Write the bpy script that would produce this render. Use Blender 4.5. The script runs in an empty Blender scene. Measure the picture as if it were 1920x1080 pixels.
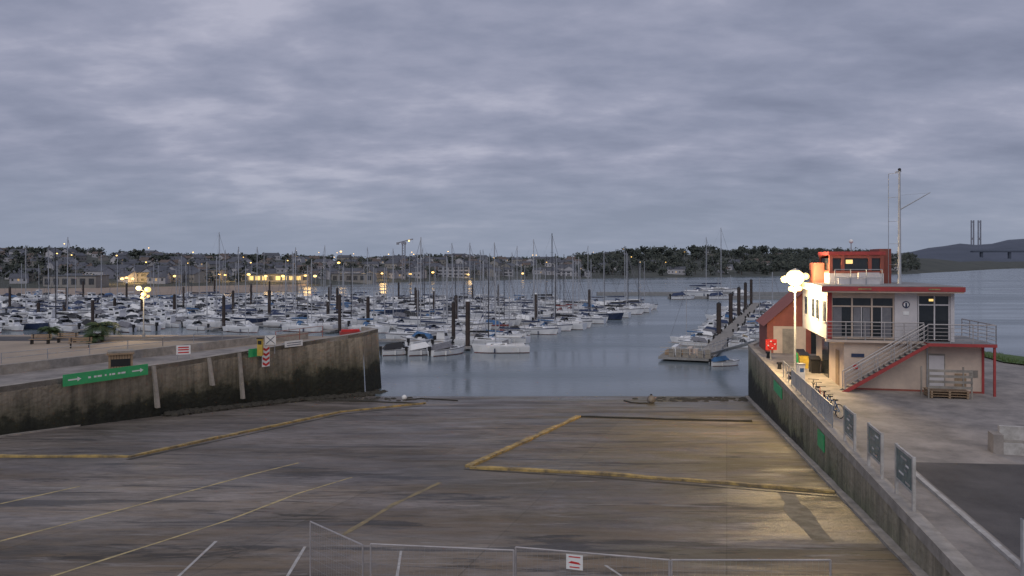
import bpy, math, random
from mathutils import Vector, Matrix
random.seed(7)
S=bpy.context.scene
F=1400.0; HZ=490.0; CH=12.0
def G(px,py,z=0.0):
    Y=(CH-z)*F/(py-HZ); return Vector(((px-960)/F*Y,Y,z))
def rz(Y): return 4.98-0.075*Y
def R(px,py):
    Y=7.02/((py-HZ)/F-0.075); return Vector(((px-960)/F*Y,Y,rz(Y)))
def interp(x,t):
    if x<=t[0][0]: return t[0][1]
    for (a,b),(c,d) in zip(t,t[1:]):
        if x<=c: return b+(d-b)*(x-a)/(c-a)
    return t[-1][1]
# ---------------- materials
def nt(name):
    m=bpy.data.materials.new(name); m.use_nodes=True
    return m,m.node_tree.nodes,m.node_tree.links,m.node_tree.nodes['Principled BSDF']
def mat(name,c,c2=None,rough=.7,scale=1.0,bump=0.0,metal=0.0,emit=None,es=0,bscale=None,stretch=(1,1,1),w=.15):
    m,N,L,b=nt(name)
    b.inputs['Roughness'].default_value=rough; b.inputs['Metallic'].default_value=metal
    if c2 is None: c2=tuple(x*.75 for x in c)
    g=N.new('ShaderNodeNewGeometry'); mp=N.new('ShaderNodeMapping'); mp.inputs['Scale'].default_value=stretch
    L.new(g.outputs['Position'],mp.inputs['Vector'])
    n=N.new('ShaderNodeTexNoise'); n.inputs['Scale'].default_value=scale; n.inputs['Detail'].default_value=8
    n.inputs['Roughness'].default_value=.7
    L.new(mp.outputs[0],n.inputs['Vector'])
    r=N.new('ShaderNodeValToRGB'); r.color_ramp.elements[0].position=.5-w; r.color_ramp.elements[1].position=.5+w
    r.color_ramp.elements[0].color=(*c2,1); r.color_ramp.elements[1].color=(*c,1)
    L.new(n.outputs['Fac'],r.inputs['Fac']); L.new(r.outputs['Color'],b.inputs['Base Color'])
    if bump:
        n2=N.new('ShaderNodeTexNoise'); n2.inputs['Scale'].default_value=bscale or scale*5; n2.inputs['Detail'].default_value=4
        L.new(mp.outputs[0],n2.inputs['Vector'])
        bp=N.new('ShaderNodeBump'); bp.inputs['Strength'].default_value=bump; bp.inputs['Distance'].default_value=.05
        L.new(n2.outputs['Fac'],bp.inputs['Height']); L.new(bp.outputs['Normal'],b.inputs['Normal'])
    if emit:
        b.inputs['Emission Color'].default_value=(*emit,1); b.inputs['Emission Strength'].default_value=es
    return m
M={}
M['white']=mat('white_gelcoat',(.8,.8,.82),(.66,.68,.72),.3,.5)
M['deck']=mat('boat_deck',(.62,.62,.62),(.4,.41,.43),.6,2)
M['navy']=mat('navy_canvas',(.035,.05,.11),(.02,.035,.08),.8,2)
M['blue']=mat('blue_canvas',(.05,.15,.32),(.035,.1,.22),.7,2)
M['greyc']=mat('grey_canvas',(.2,.2,.22),(.13,.13,.15),.8,2)
M['bluehull']=mat('navy_hull',(.03,.045,.1),(.025,.035,.07),.3,.5)
M['dkred']=mat('red_antifoul',(.22,.04,.03),None,.7,2)
M['black']=mat('black_rubber',(.015,.015,.017),None,.5,2)
M['glass']=mat('dark_glass',(.03,.035,.04),(.02,.025,.03),.08,2)
M['alu']=mat('aluminium_mast',(.5,.51,.54),(.38,.39,.42),.45,2,metal=.4)
M['dkmast']=mat('dark_spar',(.05,.05,.06),None,.5,2)
M['teak']=mat('weathered_planks',(.33,.3,.26),(.18,.165,.15),.8,1.5,.3)
M['pile']=mat('rusty_steel_pile',(.065,.045,.038),(.03,.025,.024),.8,1.5,.3)
M['float']=mat('pontoon_float',(.3,.3,.31),(.2,.2,.2),.8,1)
M['galv']=mat('galvanised_steel',(.42,.43,.45),(.3,.31,.33),.45,3,metal=.4)
M['pfen']=mat('fence_tube_dull',(.46,.43,.43),(.33,.31,.31),.5,3,metal=.2)
M['red']=mat('red_paint',(.4,.055,.05),(.28,.04,.04),.5,1.5)
M['orange']=mat('brick_red_cladding',(.3,.085,.06),(.22,.06,.045),.65,1.5)
M['cream']=mat('cream_render',(.62,.5,.41),(.47,.38,.32),.85,.8,.2)
M['wwall']=mat('white_render',(.64,.61,.62),(.5,.48,.5),.8,.8,.15)
M['yellow']=mat('yellow_paint',(.6,.42,.06),(.4,.28,.06),.6,2.5,.2)
M['kerby']=mat('worn_yellow_kerb',(.5,.35,.12),(.17,.13,.075),.75,1.7,.6,w=.12,bscale=8)
M['lineyel']=mat('worn_yellow_line',(.6,.47,.22),(.32,.26,.14),.7,2.2,w=.12)
M['green']=mat('green_sign',(.03,.42,.15),(.025,.34,.12),.5,2)
M['signw']=mat('sign_white',(.78,.78,.78),(.7,.7,.7),.5,2)
M['signr']=mat('sign_red',(.6,.03,.03),None,.5,2)
M['signb']=mat('sign_panel_blue',(.05,.1,.13),(.16,.24,.25),.25,2.5)
M['wood']=mat('pallet_wood',(.36,.25,.16),(.24,.17,.11),.85,3,.3)
M['rope']=mat('wet_rope',(.05,.045,.035),None,.9,5)
M['lamp']=mat('lamp_glow',(1,.9,.6),None,.5,1,emit=(1,.84,.38),es=1.9)
M['lamp2']=mat('amber_lamp_glow',(1,.7,.3),None,.5,1,emit=(1,.66,.2),es=1.3)
M['lampfar']=mat('sodium_lamp_glow',(1,.8,.4),None,.5,1,emit=(1,.6,.16),es=4)
M['winlit']=mat('lit_window',(.8,.6,.3),None,.5,1,emit=(1,.7,.22),es=1.0)
M['windim']=mat('dim_lit_window',(.6,.45,.25),None,.5,1,emit=(1,.62,.25),es=.3)
M['slate']=mat('slate_roof',(.1,.105,.125),(.065,.068,.08),.6,.3)
M['tile']=mat('brown_roof',(.15,.11,.095),(.1,.08,.07),.8,.3)
M['fwall']=mat('distant_white_wall',(.5,.49,.52),(.34,.34,.37),.8,.06)
M['fwall2']=mat('distant_beige_wall',(.31,.29,.27),(.22,.21,.2),.8,.06)
M['fwin']=mat('distant_window',(.05,.055,.065),None,.3,1)
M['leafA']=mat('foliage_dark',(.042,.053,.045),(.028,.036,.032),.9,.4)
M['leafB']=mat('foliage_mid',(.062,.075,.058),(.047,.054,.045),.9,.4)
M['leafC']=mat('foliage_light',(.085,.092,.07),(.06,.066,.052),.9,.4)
M['palm']=mat('palm_leaf',(.06,.1,.035),(.035,.06,.02),.7,3)
M['trunk']=mat('bark',(.1,.075,.055),(.06,.045,.035),.9,4,.4)
M['grass']=mat('grass',(.09,.14,.035),(.05,.09,.025),.9,3,.6,bscale=25)
M['rock']=mat('rock_armour',(.16,.15,.14),(.06,.06,.055),.9,1.2,.8)
M['sand']=mat('sand',(.36,.28,.22),(.27,.21,.17),.95,.08,.1)
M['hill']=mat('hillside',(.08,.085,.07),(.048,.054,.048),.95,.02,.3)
M['farhill']=mat('distant_hill',(.095,.11,.15),(.065,.08,.11),1,.004)  # bluish distance haze is put into the base colour
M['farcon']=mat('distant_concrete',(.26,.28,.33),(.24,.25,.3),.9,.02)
M['asph']=mat('asphalt',(.095,.088,.09),(.045,.043,.046),.75,.5,.4,bscale=40)
M['quay']=mat('quay_concrete',(.33,.295,.27),(.17,.155,.145),.75,.45,.3,bscale=12,w=.12)
M['terr']=mat('esplanade_paving',(.37,.3,.235),(.24,.2,.16),.85,.15,.3,bscale=8)
M['coping']=mat('pale_coping',(.4,.36,.32),(.22,.2,.175),.8,1.2,.4)
M['linew']=mat('worn_white_paint',(.52,.5,.48),(.32,.3,.28),.7,3)
M['faint']=mat('faint_yellow_paint',(.3,.23,.11),(.17,.14,.09),.75,1.5,w=.1)
M['pale']=mat('pale_concrete_patch',(.26,.22,.155),(.15,.125,.08),.85,1.6,.3,w=.1)
M['buoy']=mat('faded_buoy',(.22,.2,.18),(.12,.1,.09),.6,3)
def wallmat(name='tidal_wall_concrete',k=1.0,green=0):
    m,N,L,b=nt(name)
    g=N.new('ShaderNodeNewGeometry'); sp=N.new('ShaderNodeSeparateXYZ'); L.new(g.outputs['Position'],sp.inputs[0])
    n=N.new('ShaderNodeTexNoise'); n.inputs['Scale'].default_value=.45; n.inputs['Detail'].default_value=9; n.inputs['Roughness'].default_value=.72
    L.new(g.outputs['Position'],n.inputs['Vector'])
    a=N.new('ShaderNodeMath'); a.operation='MULTIPLY_ADD'; a.inputs[1].default_value=3.6; L.new(n.outputs['Fac'],a.inputs[0]); L.new(sp.outputs['Z'],a.inputs[2])
    r=N.new('ShaderNodeValToRGB'); e=r.color_ramp.elements
    mr=N.new('ShaderNodeMapRange'); mr.inputs['From Min'].default_value=0; mr.inputs['From Max'].default_value=8; L.new(a.outputs[0],mr.inputs['Value'])
    e[0].position=.42; e[0].color=(.014,.016,.010,1); e[1].position=.9; e[1].color=(.33*k,.29*k,.235*k,1)
    for p,c in ((.5,(.03,.032,.02,1)),(.55,(.12*k,(.112+green*.02)*k,.08*k,1)),(.68,(.22*k,(.195+green*.01)*k,.155*k,1))):
        x=e.new(p); x.color=c
    L.new(mr.outputs[0],r.inputs['Fac'])
    mp=N.new('ShaderNodeMapping'); mp.inputs['Scale'].default_value=(1.6,1.6,.12); L.new(g.outputs['Position'],mp.inputs[0])
    n2=N.new('ShaderNodeTexNoise'); n2.inputs['Scale'].default_value=1.2; n2.inputs['Detail'].default_value=8; n2.inputs['Roughness'].default_value=.7; L.new(mp.outputs[0],n2.inputs['Vector'])
    r2=N.new('ShaderNodeValToRGB'); r2.color_ramp.elements[0].position=.32; r2.color_ramp.elements[0].color=(.42,.42,.4,1); r2.color_ramp.elements[1].position=.66; r2.color_ramp.elements[1].color=(1.2,1.15,1.1,1)
    L.new(n2.outputs['Fac'],r2.inputs[0])
    mx=N.new('ShaderNodeMix'); mx.data_type='RGBA'; mx.blend_type='MULTIPLY'; mx.inputs[0].default_value=1
    L.new(r.outputs[0],mx.inputs[6]); L.new(r2.outputs[0],mx.inputs[7]); L.new(mx.outputs[2],b.inputs['Base Color'])
    b.inputs['Roughness'].default_value=.8
    bp=N.new('ShaderNodeBump'); bp.inputs['Strength'].default_value=.7; bp.inputs['Distance'].default_value=.18
    n3=N.new('ShaderNodeTexNoise'); n3.inputs['Scale'].default_value=3; n3.inputs['Detail'].default_value=8; L.new(g.outputs['Position'],n3.inputs['Vector'])
    L.new(n3.outputs[0],bp.inputs['Height']); L.new(bp.outputs[0],b.inputs['Normal'])
    return m
M['wall']=wallmat()
M['wallR']=wallmat('quay_wall_concrete',1.25,1)
def rampmat():
    m,N,L,b=nt('wet_slipway_concrete')
    g=N.new('ShaderNodeNewGeometry')
    def noise(sc,st,det=7,rough=.65,off=0,rot=0,dist=.4):
        mp=N.new('ShaderNodeMapping'); mp.inputs['Scale'].default_value=st; mp.inputs['Location'].default_value=(off,off,0); mp.inputs['Rotation'].default_value=(0,0,rot)
        L.new(g.outputs['Position'],mp.inputs[0]); n=N.new('ShaderNodeTexNoise'); n.inputs['Scale'].default_value=sc; n.inputs['Detail'].default_value=det; n.inputs['Roughness'].default_value=rough; n.inputs['Distortion'].default_value=dist
        L.new(mp.outputs[0],n.inputs['Vector']); return n.outputs['Fac']
    def ramp(f,els):
        r=N.new('ShaderNodeValToRGB'); e=r.color_ramp.elements
        e[0].position,e[0].color=els[0][0],(*els[0][1],1); e[1].position,e[1].color=els[-1][0],(*els[-1][1],1)
        for p,c in els[1:-1]: x=e.new(p); x.color=(*c,1)
        L.new(f,r.inputs[0]); return r.outputs[0]
    def mix(f,a,bb,mode='MIX'):
        x=N.new('ShaderNodeMix'); x.data_type='RGBA'; x.blend_type=mode
        if isinstance(f,float): x.inputs[0].default_value=f
        else: L.new(f,x.inputs[0])
        L.new(a,x.inputs[6]); L.new(bb,x.inputs[7]); return x.outputs[2]
    def mrange(f,a,c,t0,t1):
        x=N.new('ShaderNodeMapRange'); x.inputs['From Min'].default_value=a; x.inputs['From Max'].default_value=c; x.inputs['To Min'].default_value=t0; x.inputs['To Max'].default_value=t1; L.new(f,x.inputs['Value']); return x.outputs[0]
    def mul(a,c):
        x=N.new('ShaderNodeMath'); x.operation='MULTIPLY'
        for i,q in enumerate((a,c)):
            if isinstance(q,float): x.inputs[i].default_value=q
            else: L.new(q,x.inputs[i])
        return x.outputs[0]
    def rgb(*c): x=N.new('ShaderNodeRGB'); x.outputs[0].default_value=(*c,1); return x.outputs[0]
    base=ramp(noise(.15,(.6,1.5,1)),[(.34,(.085,.072,.064)),(.5,(.18,.155,.14)),(.66,(.3,.262,.242))])
    fine=ramp(noise(1.6,(.5,1.8,1),10,.78,5),[(.34,(.45,.43,.4)),(.52,(1,1,1)),(.7,(1.35,1.32,1.28))])
    c=mix(1.0,base,fine,'MULTIPLY')
    sp=N.new('ShaderNodeSeparateXYZ'); L.new(g.outputs['Position'],sp.inputs[0])
    al=mul(mrange(sp.outputs['X'],-5,12,.15,1),mrange(noise(.22,(.6,1.3,1),8,.7,31),.38,.54,0,.92))
    c=mix(al,c,rgb(.145,.12,.055))
    yy=mrange(sp.outputs['Y'],38,22,.2,1)
    c=mix(mul(mrange(noise(.3,(.35,1.7,1),9,.72,77,-.12),.46,.6,0,.75),yy),c,rgb(.21,.15,.09))
    c=mix(mrange(noise(.4,(.25,2.0,1),10,.72,13,-.1,.8),.55,.6,0,.8),c,rgb(.038,.034,.03))
    c=mix(mrange(noise(1.5,(.3,2.4,1),10,.75,63,.1,.8),.58,.63,0,.7),c,rgb(.05,.044,.037))
    c=mix(mrange(noise(.8,(.25,2.2,1),9,.7,91,.05,.6),.59,.65,0,.5),c,rgb(.4,.37,.35))
    br=N.new('ShaderNodeTexBrick'); br.inputs['Scale'].default_value=1; br.inputs['Brick Width'].default_value=7; br.inputs['Row Height'].default_value=5.5; br.inputs['Mortar Size'].default_value=.02
    br.offset=0; br.inputs['Color1'].default_value=(1,1,1,1); br.inputs['Color2'].default_value=(.74,.74,.76,1); br.inputs['Mortar'].default_value=(.6,.6,.57,1)
    mp=N.new('ShaderNodeMapping'); mp.inputs['Rotation'].default_value=(0,0,.28); L.new(g.outputs['Position'],mp.inputs[0]); L.new(mp.outputs[0],br.inputs['Vector'])
    c=mix(1.0,c,br.outputs['Color'],'MULTIPLY')
    L.new(c,b.inputs['Base Color'])
    # wetter (smoother) towards the waterline, drier up the slope
    r0=mrange(noise(.22,(.4,1.7,1),9,.68,50),.42,.57,.0,.35)
    ad=N.new('ShaderNodeMath'); ad.operation='ADD'; L.new(r0,ad.inputs[0]); L.new(mrange(sp.outputs['Y'],66,40,.22,.48),ad.inputs[1]); L.new(ad.outputs[0],b.inputs['Roughness'])
    bp=N.new('ShaderNodeBump'); bp.inputs['Strength'].default_value=.6; bp.inputs['Distance'].default_value=.05
    L.new(noise(4,(1,1,1),8,.75,9),bp.inputs['Height']); L.new(bp.outputs[0],b.inputs['Normal'])
    return m
M['ramp']=rampmat()
def watermat():
    m,N,L,b=nt('harbour_water')
    b.inputs['Base Color'].default_value=(.15,.185,.21,1); b.inputs['IOR'].default_value=1.33
    g=N.new('ShaderNodeNewGeometry'); mp=N.new('ShaderNodeMapping'); mp.inputs['Scale'].default_value=(.7,1.2,1); L.new(g.outputs['Position'],mp.inputs[0])
    n=N.new('ShaderNodeTexNoise'); n.inputs['Scale'].default_value=1.3; n.inputs['Detail'].default_value=5; L.new(mp.outputs[0],n.inputs[0])
    bp=N.new('ShaderNodeBump'); bp.inputs['Strength'].default_value=.25; bp.inputs['Distance'].default_value=.055; L.new(n.outputs[0],bp.inputs['Height']); L.new(bp.outputs[0],b.inputs['Normal'])
    n2=N.new('ShaderNodeTexNoise'); n2.inputs['Scale'].default_value=.03; n2.inputs['Detail'].default_value=5; mp2=N.new('ShaderNodeMapping'); mp2.inputs['Scale'].default_value=(.5,2,1); L.new(g.outputs['Position'],mp2.inputs[0]); L.new(mp2.outputs[0],n2.inputs[0])
    mr=N.new('ShaderNodeMapRange'); mr.inputs['From Min'].default_value=.4; mr.inputs['From Max'].default_value=.6; mr.inputs['To Min'].default_value=.13; mr.inputs['To Max'].default_value=.3; L.new(n2.outputs[0],mr.inputs[0]); L.new(mr.outputs[0],b.inputs['Roughness'])
    return m
M['water']=watermat()
# ---------------- mesh builder
class MB:
    def __init__(s): s.v=[];s.f=[];s.m=[];s.mats=[]
    def mi(s,k):
        if k not in s.mats: s.mats.append(k)
        return s.mats.index(k)
    def add(s,vs,fs,k):
        o=len(s.v); s.v+= [tuple(x) for x in vs]; i=s.mi(k)
        for f in fs: s.f.append(tuple(o+a for a in f)); s.m.append(i)
    def box(s,x0,x1,y0,y1,z0,z1,k,top=None):
        v=[(x0,y0,z0),(x1,y0,z0),(x1,y1,z0),(x0,y1,z0),(x0,y0,z1),(x1,y0,z1),(x1,y1,z1),(x0,y1,z1)]
        s.add(v,[(0,3,2,1),(0,1,5,4),(1,2,6,5),(2,3,7,6),(3,0,4,7)],k); s.add(v[4:],[(0,1,2,3)],top or k)
    def cyl(s,a,b,r,k,n=6,r2=None,cap=True):
        a=Vector(a);b=Vector(b);r2=r if r2 is None else r2
        d=(b-a).normalized(); u=d.orthogonal().normalized(); w=d.cross(u)
        vs=[]
        for p,q in ((a,r),(b,r2)):
            for i in range(n):
                t=2*math.pi*i/n; vs.append(p+u*(q*math.cos(t))+w*(q*math.sin(t)))
        fs=[(i,(i+1)%n,n+(i+1)%n,n+i) for i in range(n)]
        if cap: fs+= [tuple(range(n))[::-1],tuple(range(n,2*n))]
        s.add(vs,fs,k)
    def ball(s,c,r,k,n=10,m=6,sz=1):
        vs=[];fs=[]
        for j in range(m+1):
            ph=math.pi*j/m
            for i in range(n):
                t=2*math.pi*i/n; vs.append((c[0]+r*math.sin(ph)*math.cos(t),c[1]+r*math.sin(ph)*math.sin(t),c[2]+r*sz*math.cos(ph)))
        for j in range(m):
            for i in range(n): fs.append((j*n+i,(j+1)*n+i,(j+1)*n+(i+1)%n,j*n+(i+1)%n))
        s.add(vs,fs,k)
    def wallbox(s,a,b,th,za,zb,k,h=None,top=None):
        za=za if isinstance(za,tuple) else (za,za); zb=zb if isinstance(zb,tuple) else (zb,zb)
        a=Vector((a[0],a[1],0));b=Vector((b[0],b[1],0)); d=(b-a).normalized(); n=Vector((d.y,-d.x,0))*th
        v=[]
        for zz in (za,zb):
            v+=[(a.x,a.y,zz[0]),(b.x,b.y,zz[1]),(b.x+n.x,b.y+n.y,zz[1]),(a.x+n.x,a.y+n.y,zz[0])]
        s.add(v,[(0,1,2,3),(0,4,5,1),(1,5,6,2),(2,6,7,3),(3,7,4,0)],k); s.add(v[4:],[(3,2,1,0)],top or k)
    def mesh(s,name):
        me=bpy.data.meshes.new(name); me.from_pydata(s.v,[],s.f)
        for k in s.mats: me.materials.append(M[k])
        me.polygons.foreach_set('material_index',s.m); me.update(); return me
    def obj(s,name,parent=None,loc=(0,0,0),rotz=0,smooth=False):
        me=s.mesh(name); o=bpy.data.objects.new(name,me); S.collection.objects.link(o)
        o.location=loc; o.rotation_euler=(0,0,rotz)
        if smooth: me.polygons.foreach_set('use_smooth',[True]*len(me.polygons))
        if parent: o.parent=parent
        return o
def inst(me,name,loc,rotz,sc=1):
    o=bpy.data.objects.new(name,me); S.collection.objects.link(o); o.location=loc; o.rotation_euler=(random.uniform(-.015,.015),0,rotz); o.scale=(sc,sc,sc); return o
def empty(name,loc=(0,0,0),rotz=0):
    o=bpy.data.objects.new(name,None); S.collection.objects.link(o); o.location=loc; o.rotation_euler=(0,0,rotz); return o
# ---------------- water
b=MB(); b.add([(-9000,-200,0),(9000,-200,0),(9000,14000,0),(-9000,14000,0)],[(0,1,2,3)],'water'); b.obj('water')
# ---------------- slipway
b=MB(); n=24
pts=[]
for j in range(n+1):
    Y=-12+90*j/n
    pts+=[(-60,Y,rz(Y)),(6.96+.2113*Y,Y,rz(Y))]
b.add(pts,[(2*j,2*j+1,2*j+3,2*j+2) for j in range(n)],'ramp'); b.obj('slipway')
def strip(name,pl,w,h,k,sides=True,jit=0):
    b=MB(); L=[];Rr=[]
    P=[]
    for a,c in zip(pl,pl[1:]):
        m=max(1,int((c-a).length/.8))
        for i in range(m): P.append(a.lerp(c,i/m))
    P.append(pl[-1])
    for i,p in enumerate(P):
        d=(P[min(i+1,len(P)-1)]-P[max(i-1,0)]); d.z=0; d.normalize(); nn=Vector((-d.y,d.x,0))
        ww=w/2*(1+random.uniform(-jit,jit)); hh=h*(1+random.uniform(-jit,jit)) if h>.02 else h
        for s,l in ((1,L),(-1,Rr)):
            q=p+nn*ww*s; l.append((q.x,q.y,rz(q.y)+hh))
    N=len(P); v=L+Rr
    b.add(v,[(i,N+i,N+i+1,i+1) for i in range(N-1)],k)
    if h>.02:
        lo=[(x,y,rz(y)-.02) for x,y,z in v]
        b.add(v+lo,[(i,i+1,2*N+i+1,2*N+i) for i in range(N-1)]+[(N+i+1,N+i,3*N+i,3*N+i+1) for i in range(N-1)]+[(0,2*N,3*N,N),(N-1,2*N-1,4*N-1,3*N-1)],k)
    b.obj(name)
strip('slipway_kerb',[R(-250,857),R(0,857),R(245,857),R(440,815),R(640,773),R(797,757)],.28,.1,'kerby',jit=.25)
strip('slipway_kerb',[R(797,757.5),R(700,754),R(560,750)],.25,.1,'rope',jit=.3)
strip('slipway_kerb',[R(-100,832),R(0,820),R(210,790),R(390,768)],.3,.1,'coping',jit=.1)
strip('slipway_kerb',[R(1085,782),R(985,828),R(878,876)],.32,.1,'kerby',jit=.25)
strip('slipway_kerb',[R(882,878),R(1100,888),R(1330,905),R(1565,924)],.32,.1,'kerby',jit=.25)
strip('slipway_kerb',[R(1087,782),R(1250,787),R(1410,791)],.28,.1,'rope',jit=.3)
strip('dark_strip',[R(240,862),R(440,820),R(640,777),R(790,761)],.3,.005,'rope',jit=.4)  # thin dark strips laid along the near edge of two kerbs
strip('dark_strip',[R(870,880),R(1100,894),R(1330,912),R(1570,932)],.22,.005,'rope',jit=.5)
for pl in ([(0,945),(150,912)],[(-60,1030),(0,1015),(230,955),(470,890),(560,868)],[(60,1090),(100,1080),(430,975),(560,925),(660,895)]):
    strip('painted_line',[R(*p) for p in pl],.13,.006,'lineyel',jit=.35)
strip('painted_line',[R(640,1005),R(740,945),R(825,905)],.2,.006,'faint',jit=.4)
for pl in ([(325,1090),(405,1015)],[(538,1082),(572,1025)],[(743,1090),(752,1033)],[(1165,1080),(1135,1060)]):
    strip('painted_line',[R(*p) for p in pl],.085,.006,'linew',jit=.2)
strip('concrete_patch',[R(1475,925),R(1500,965),R(1545,1015)],.75,.005,'pale',jit=.3)
def wx(Y): return 6.94+.2113*Y
strip('slipway_kerb',[Vector((wx(Y)-.16,Y,rz(Y))) for Y in (8,20,30,40,50,60,66)],.3,.1,'coping',jit=.1)
# ---------------- right quay
qp=[(wx(-12),-12),(wx(66),66),(23.5,71),(32,73),(37.5,66),(38.5,60),(40,50),(48,36),(80,20),(80,-12)]
b=MB(); v=[(x,y,4.5) for x,y in qp]; b.add(v,[tuple(range(len(qp)))[::-1]],'quay')
lo=[(x,y,-3) for x,y in qp]; nq=len(qp)
b.add(v+lo,[(i,i+1,nq+i+1,nq+i) for i in range(nq-1)],'wallR'); b.obj('quay')
b=MB()
P0=Vector((wx(-12),-12,0));P1=Vector((wx(66),66,0))
b.wallbox((P0.x,P0.y),(P1.x,P1.y),.42,4.3,4.64,'coping')
b.wallbox((P1.x,P1.y),(23.6,70.9),.42,4.3,4.64,'coping')
b.v=[(x-.03,y,z) for x,y,z in b.v]; b.obj('quay_coping')
aL=lambda Y,o:(wx(Y)+o,Y)
b=MB(); A=[(*aL(-12,1.9),4.504),(*aL(27.9,1.9),4.504),(60,24,4.504),(60,-12,4.504)]
b.add(A,[(3,2,1,0)],'asph'); b.obj('asphalt_road')
b=MB(); b.wallbox(aL(-12,1.55),aL(26.5,1.55),.16,4.5,4.6,'linew'); b.obj('kerb')
b=MB()
gp=[(36.2,55,4.6),(37.8,64,4.6),(41,62,3.6),(44,50,3.4),(52,38,3.4),(47,36,4.6),(39.5,48,4.6)]
b.add(gp,[tuple(range(7))[::-1]],'grass'); 
for i in range(2500):
    y=random.uniform(36,63); x=interp(y,[(36,47),(48,39.4),(55,36.3),(63,37.5)])+random.uniform(0,3.5)
    z=4.55-.2*(x-37)*.5; h=random.uniform(.1,.3); dx=random.uniform(-.08,.08)
    b.add([(x,y,z),(x+.08,y,z),(x+dx,y+dx,z+h)],[(0,1,2)],'grass')
b.obj('grass')
b=MB()
for i in range(120):
    y=random.uniform(34,74); x=interp(y,[(34,56),(48,43),(60,40.5),(70,37),(74,33)])+random.uniform(0,4); z=2.8-(x-40)*.3+random.uniform(-.6,.6); r=random.uniform(.5,1.1)
    o=len(b.v); b.ball((x,y,z),r,'rock',7,5,.7); b.v[o:]=[(p[0]+random.uniform(-.15,.15)*r*1.5,p[1]+random.uniform(-.15,.15)*r*1.5,p[2]+random.uniform(-.12,.12)*r) for p in b.v[o:]]
b.obj('rock_armour')
# ---------------- left pier
lw=[(-52,8,4.55),(-30.2,44.1,4.6),(-24.4,54.6,4.65),(-18.0,63.6,5.1),(-13.6,68.0,5.5),(-12.7,70.8,5.6),(-14.5,74.5,5.5)]
b=MB()
for p,q in zip(lw,lw[1:]):
    a=Vector(p);c=Vector(q); d=(c-a); d.z=0; nn=Vector((d.y,-d.x,0)).normalized()
    m=max(2,int(d.length/1.5)); vs=[]
    for i in range(m+1):
        t=a.lerp(c,i/m); lean=.5 if t.y>60 else .25
        for zz,k in ((t.z,0),(t.z-.35,0),(t.z-.36,.04),(2.4,.35),(-2.5,1)):
            vs.append((t.x+nn.x*k*lean,t.y+nn.y*k*lean,zz))
    b.add(vs,[(i*5+j,i*5+j+1,i*5+5+j+1,i*5+5+j) for i in range(m) for j in range(4)],'wall')
    b.wallbox((a.x,a.y),(c.x,c.y),-.55,(a.z-.8,c.z-.8),(a.z+.003,c.z+.003),'coping')
b.obj('pier_wall')
def onwall(px,off=0):
    s=(px-960)/F
    for p,q in zip(lw,lw[1:]):
        dx,dy=q[0]-p[0],q[1]-p[1]; den=dx-s*dy
        if abs(den)<1e-6: continue
        t=(s*p[1]-p[0])/den
        if 0<=t<=1:
            l=math.hypot(dx,dy); return Vector((p[0]+dx*t+dy/l*off,p[1]+dy*t-dx/l*off,p[2]+(q[2]-p[2])*t)),Vector((dx/l,dy/l,0))
tp=[(p[0]-.3,p[1]) for p in lw]+[(-30,76),(-130,77),(-200,60),(-200,0)]
b=MB(); v=[(x,y,4.5) for x,y in tp]; b.add(v,[tuple(range(len(tp)))[::-1]],'terr')
nb=len(tp); lo=[(x,y,-3) for x,y in tp]; b.add(v+lo,[(i,i+1,nb+i+1,nb+i) for i in range(6,nb-1)],'wall'); b.obj('esplanade')
b=MB(); a=[(-60,10),(-34.5,48.5),(-28.6,59),(-23.5,68),(-20,72.5)]
for p,q in zip(a,a[1:]): b.wallbox(p,q,.35,4.45,5.15,'coping')
b.obj('low_wall')
b=MB(); b.add([(-58,10,4.506),(-53.5,10,4.506),(-31.5,44.5,4.506),(-25.2,55,4.506),(-20,62.5,4.506),(-23.5,66,4.506),(-28.2,59,4.506),(-34.1,48.5,4.506)],[(0,1,2,7),(7,2,3,6),(6,3,4,5)],'quay'); b.obj('promenade')
b=MB(); b.add([(-75,70,4.505),(-75,74.5,4.505),(-26,74.5,4.505),(-26,70.5,4.505)],[(0,3,2,1)],'asph'); b.obj('promenade_road')
for px,drop in ((287,2.35),(391,1.5),(448,3.0)):
    q,d=onwall(px); nn=Vector((d.y,-d.x,0)); b=MB(); zt=q.z-.05
    def fp(u,o,z): return (q.x+d.x*u+nn.x*o,q.y+d.y*u+nn.y*o,z)
    v=[fp(-.13,.12,zt),fp(.13,.12,zt),fp(.28,.42,zt-drop-.6),fp(.04,.42,zt-drop-.6),fp(-.13,-.05,zt),fp(.13,-.05,zt),fp(.28,0,zt-drop-.6),fp(.04,0,zt-drop-.6)]
    b.add(v,[(0,3,2,1),(0,1,5,4),(1,2,6,5),(2,3,7,6),(3,0,4,7)],'coping'); b.obj('wall_fender')
def wallsign(name,px0,px1,z0,z1,k,marks=None,off=.32):
    a,d0=onwall(px0); c,_=onwall(px1); d=c-a; d.z=0; Ln=d.length
    ang=math.atan2(d.y,d.x); b=MB(); b.box(0,Ln,-off,-off+.05,z0,z1,k)
    if marks: marks(b,Ln,z0,z1,-off-.006)
    for x in (.1*Ln,.9*Ln): b.box(x-.03,x+.03,-off+.05,.3,(z0+z1)/2,(z0+z1)/2+.05,'galv')
    b.obj(name,loc=(a.x,a.y,0),rotz=ang)
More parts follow.
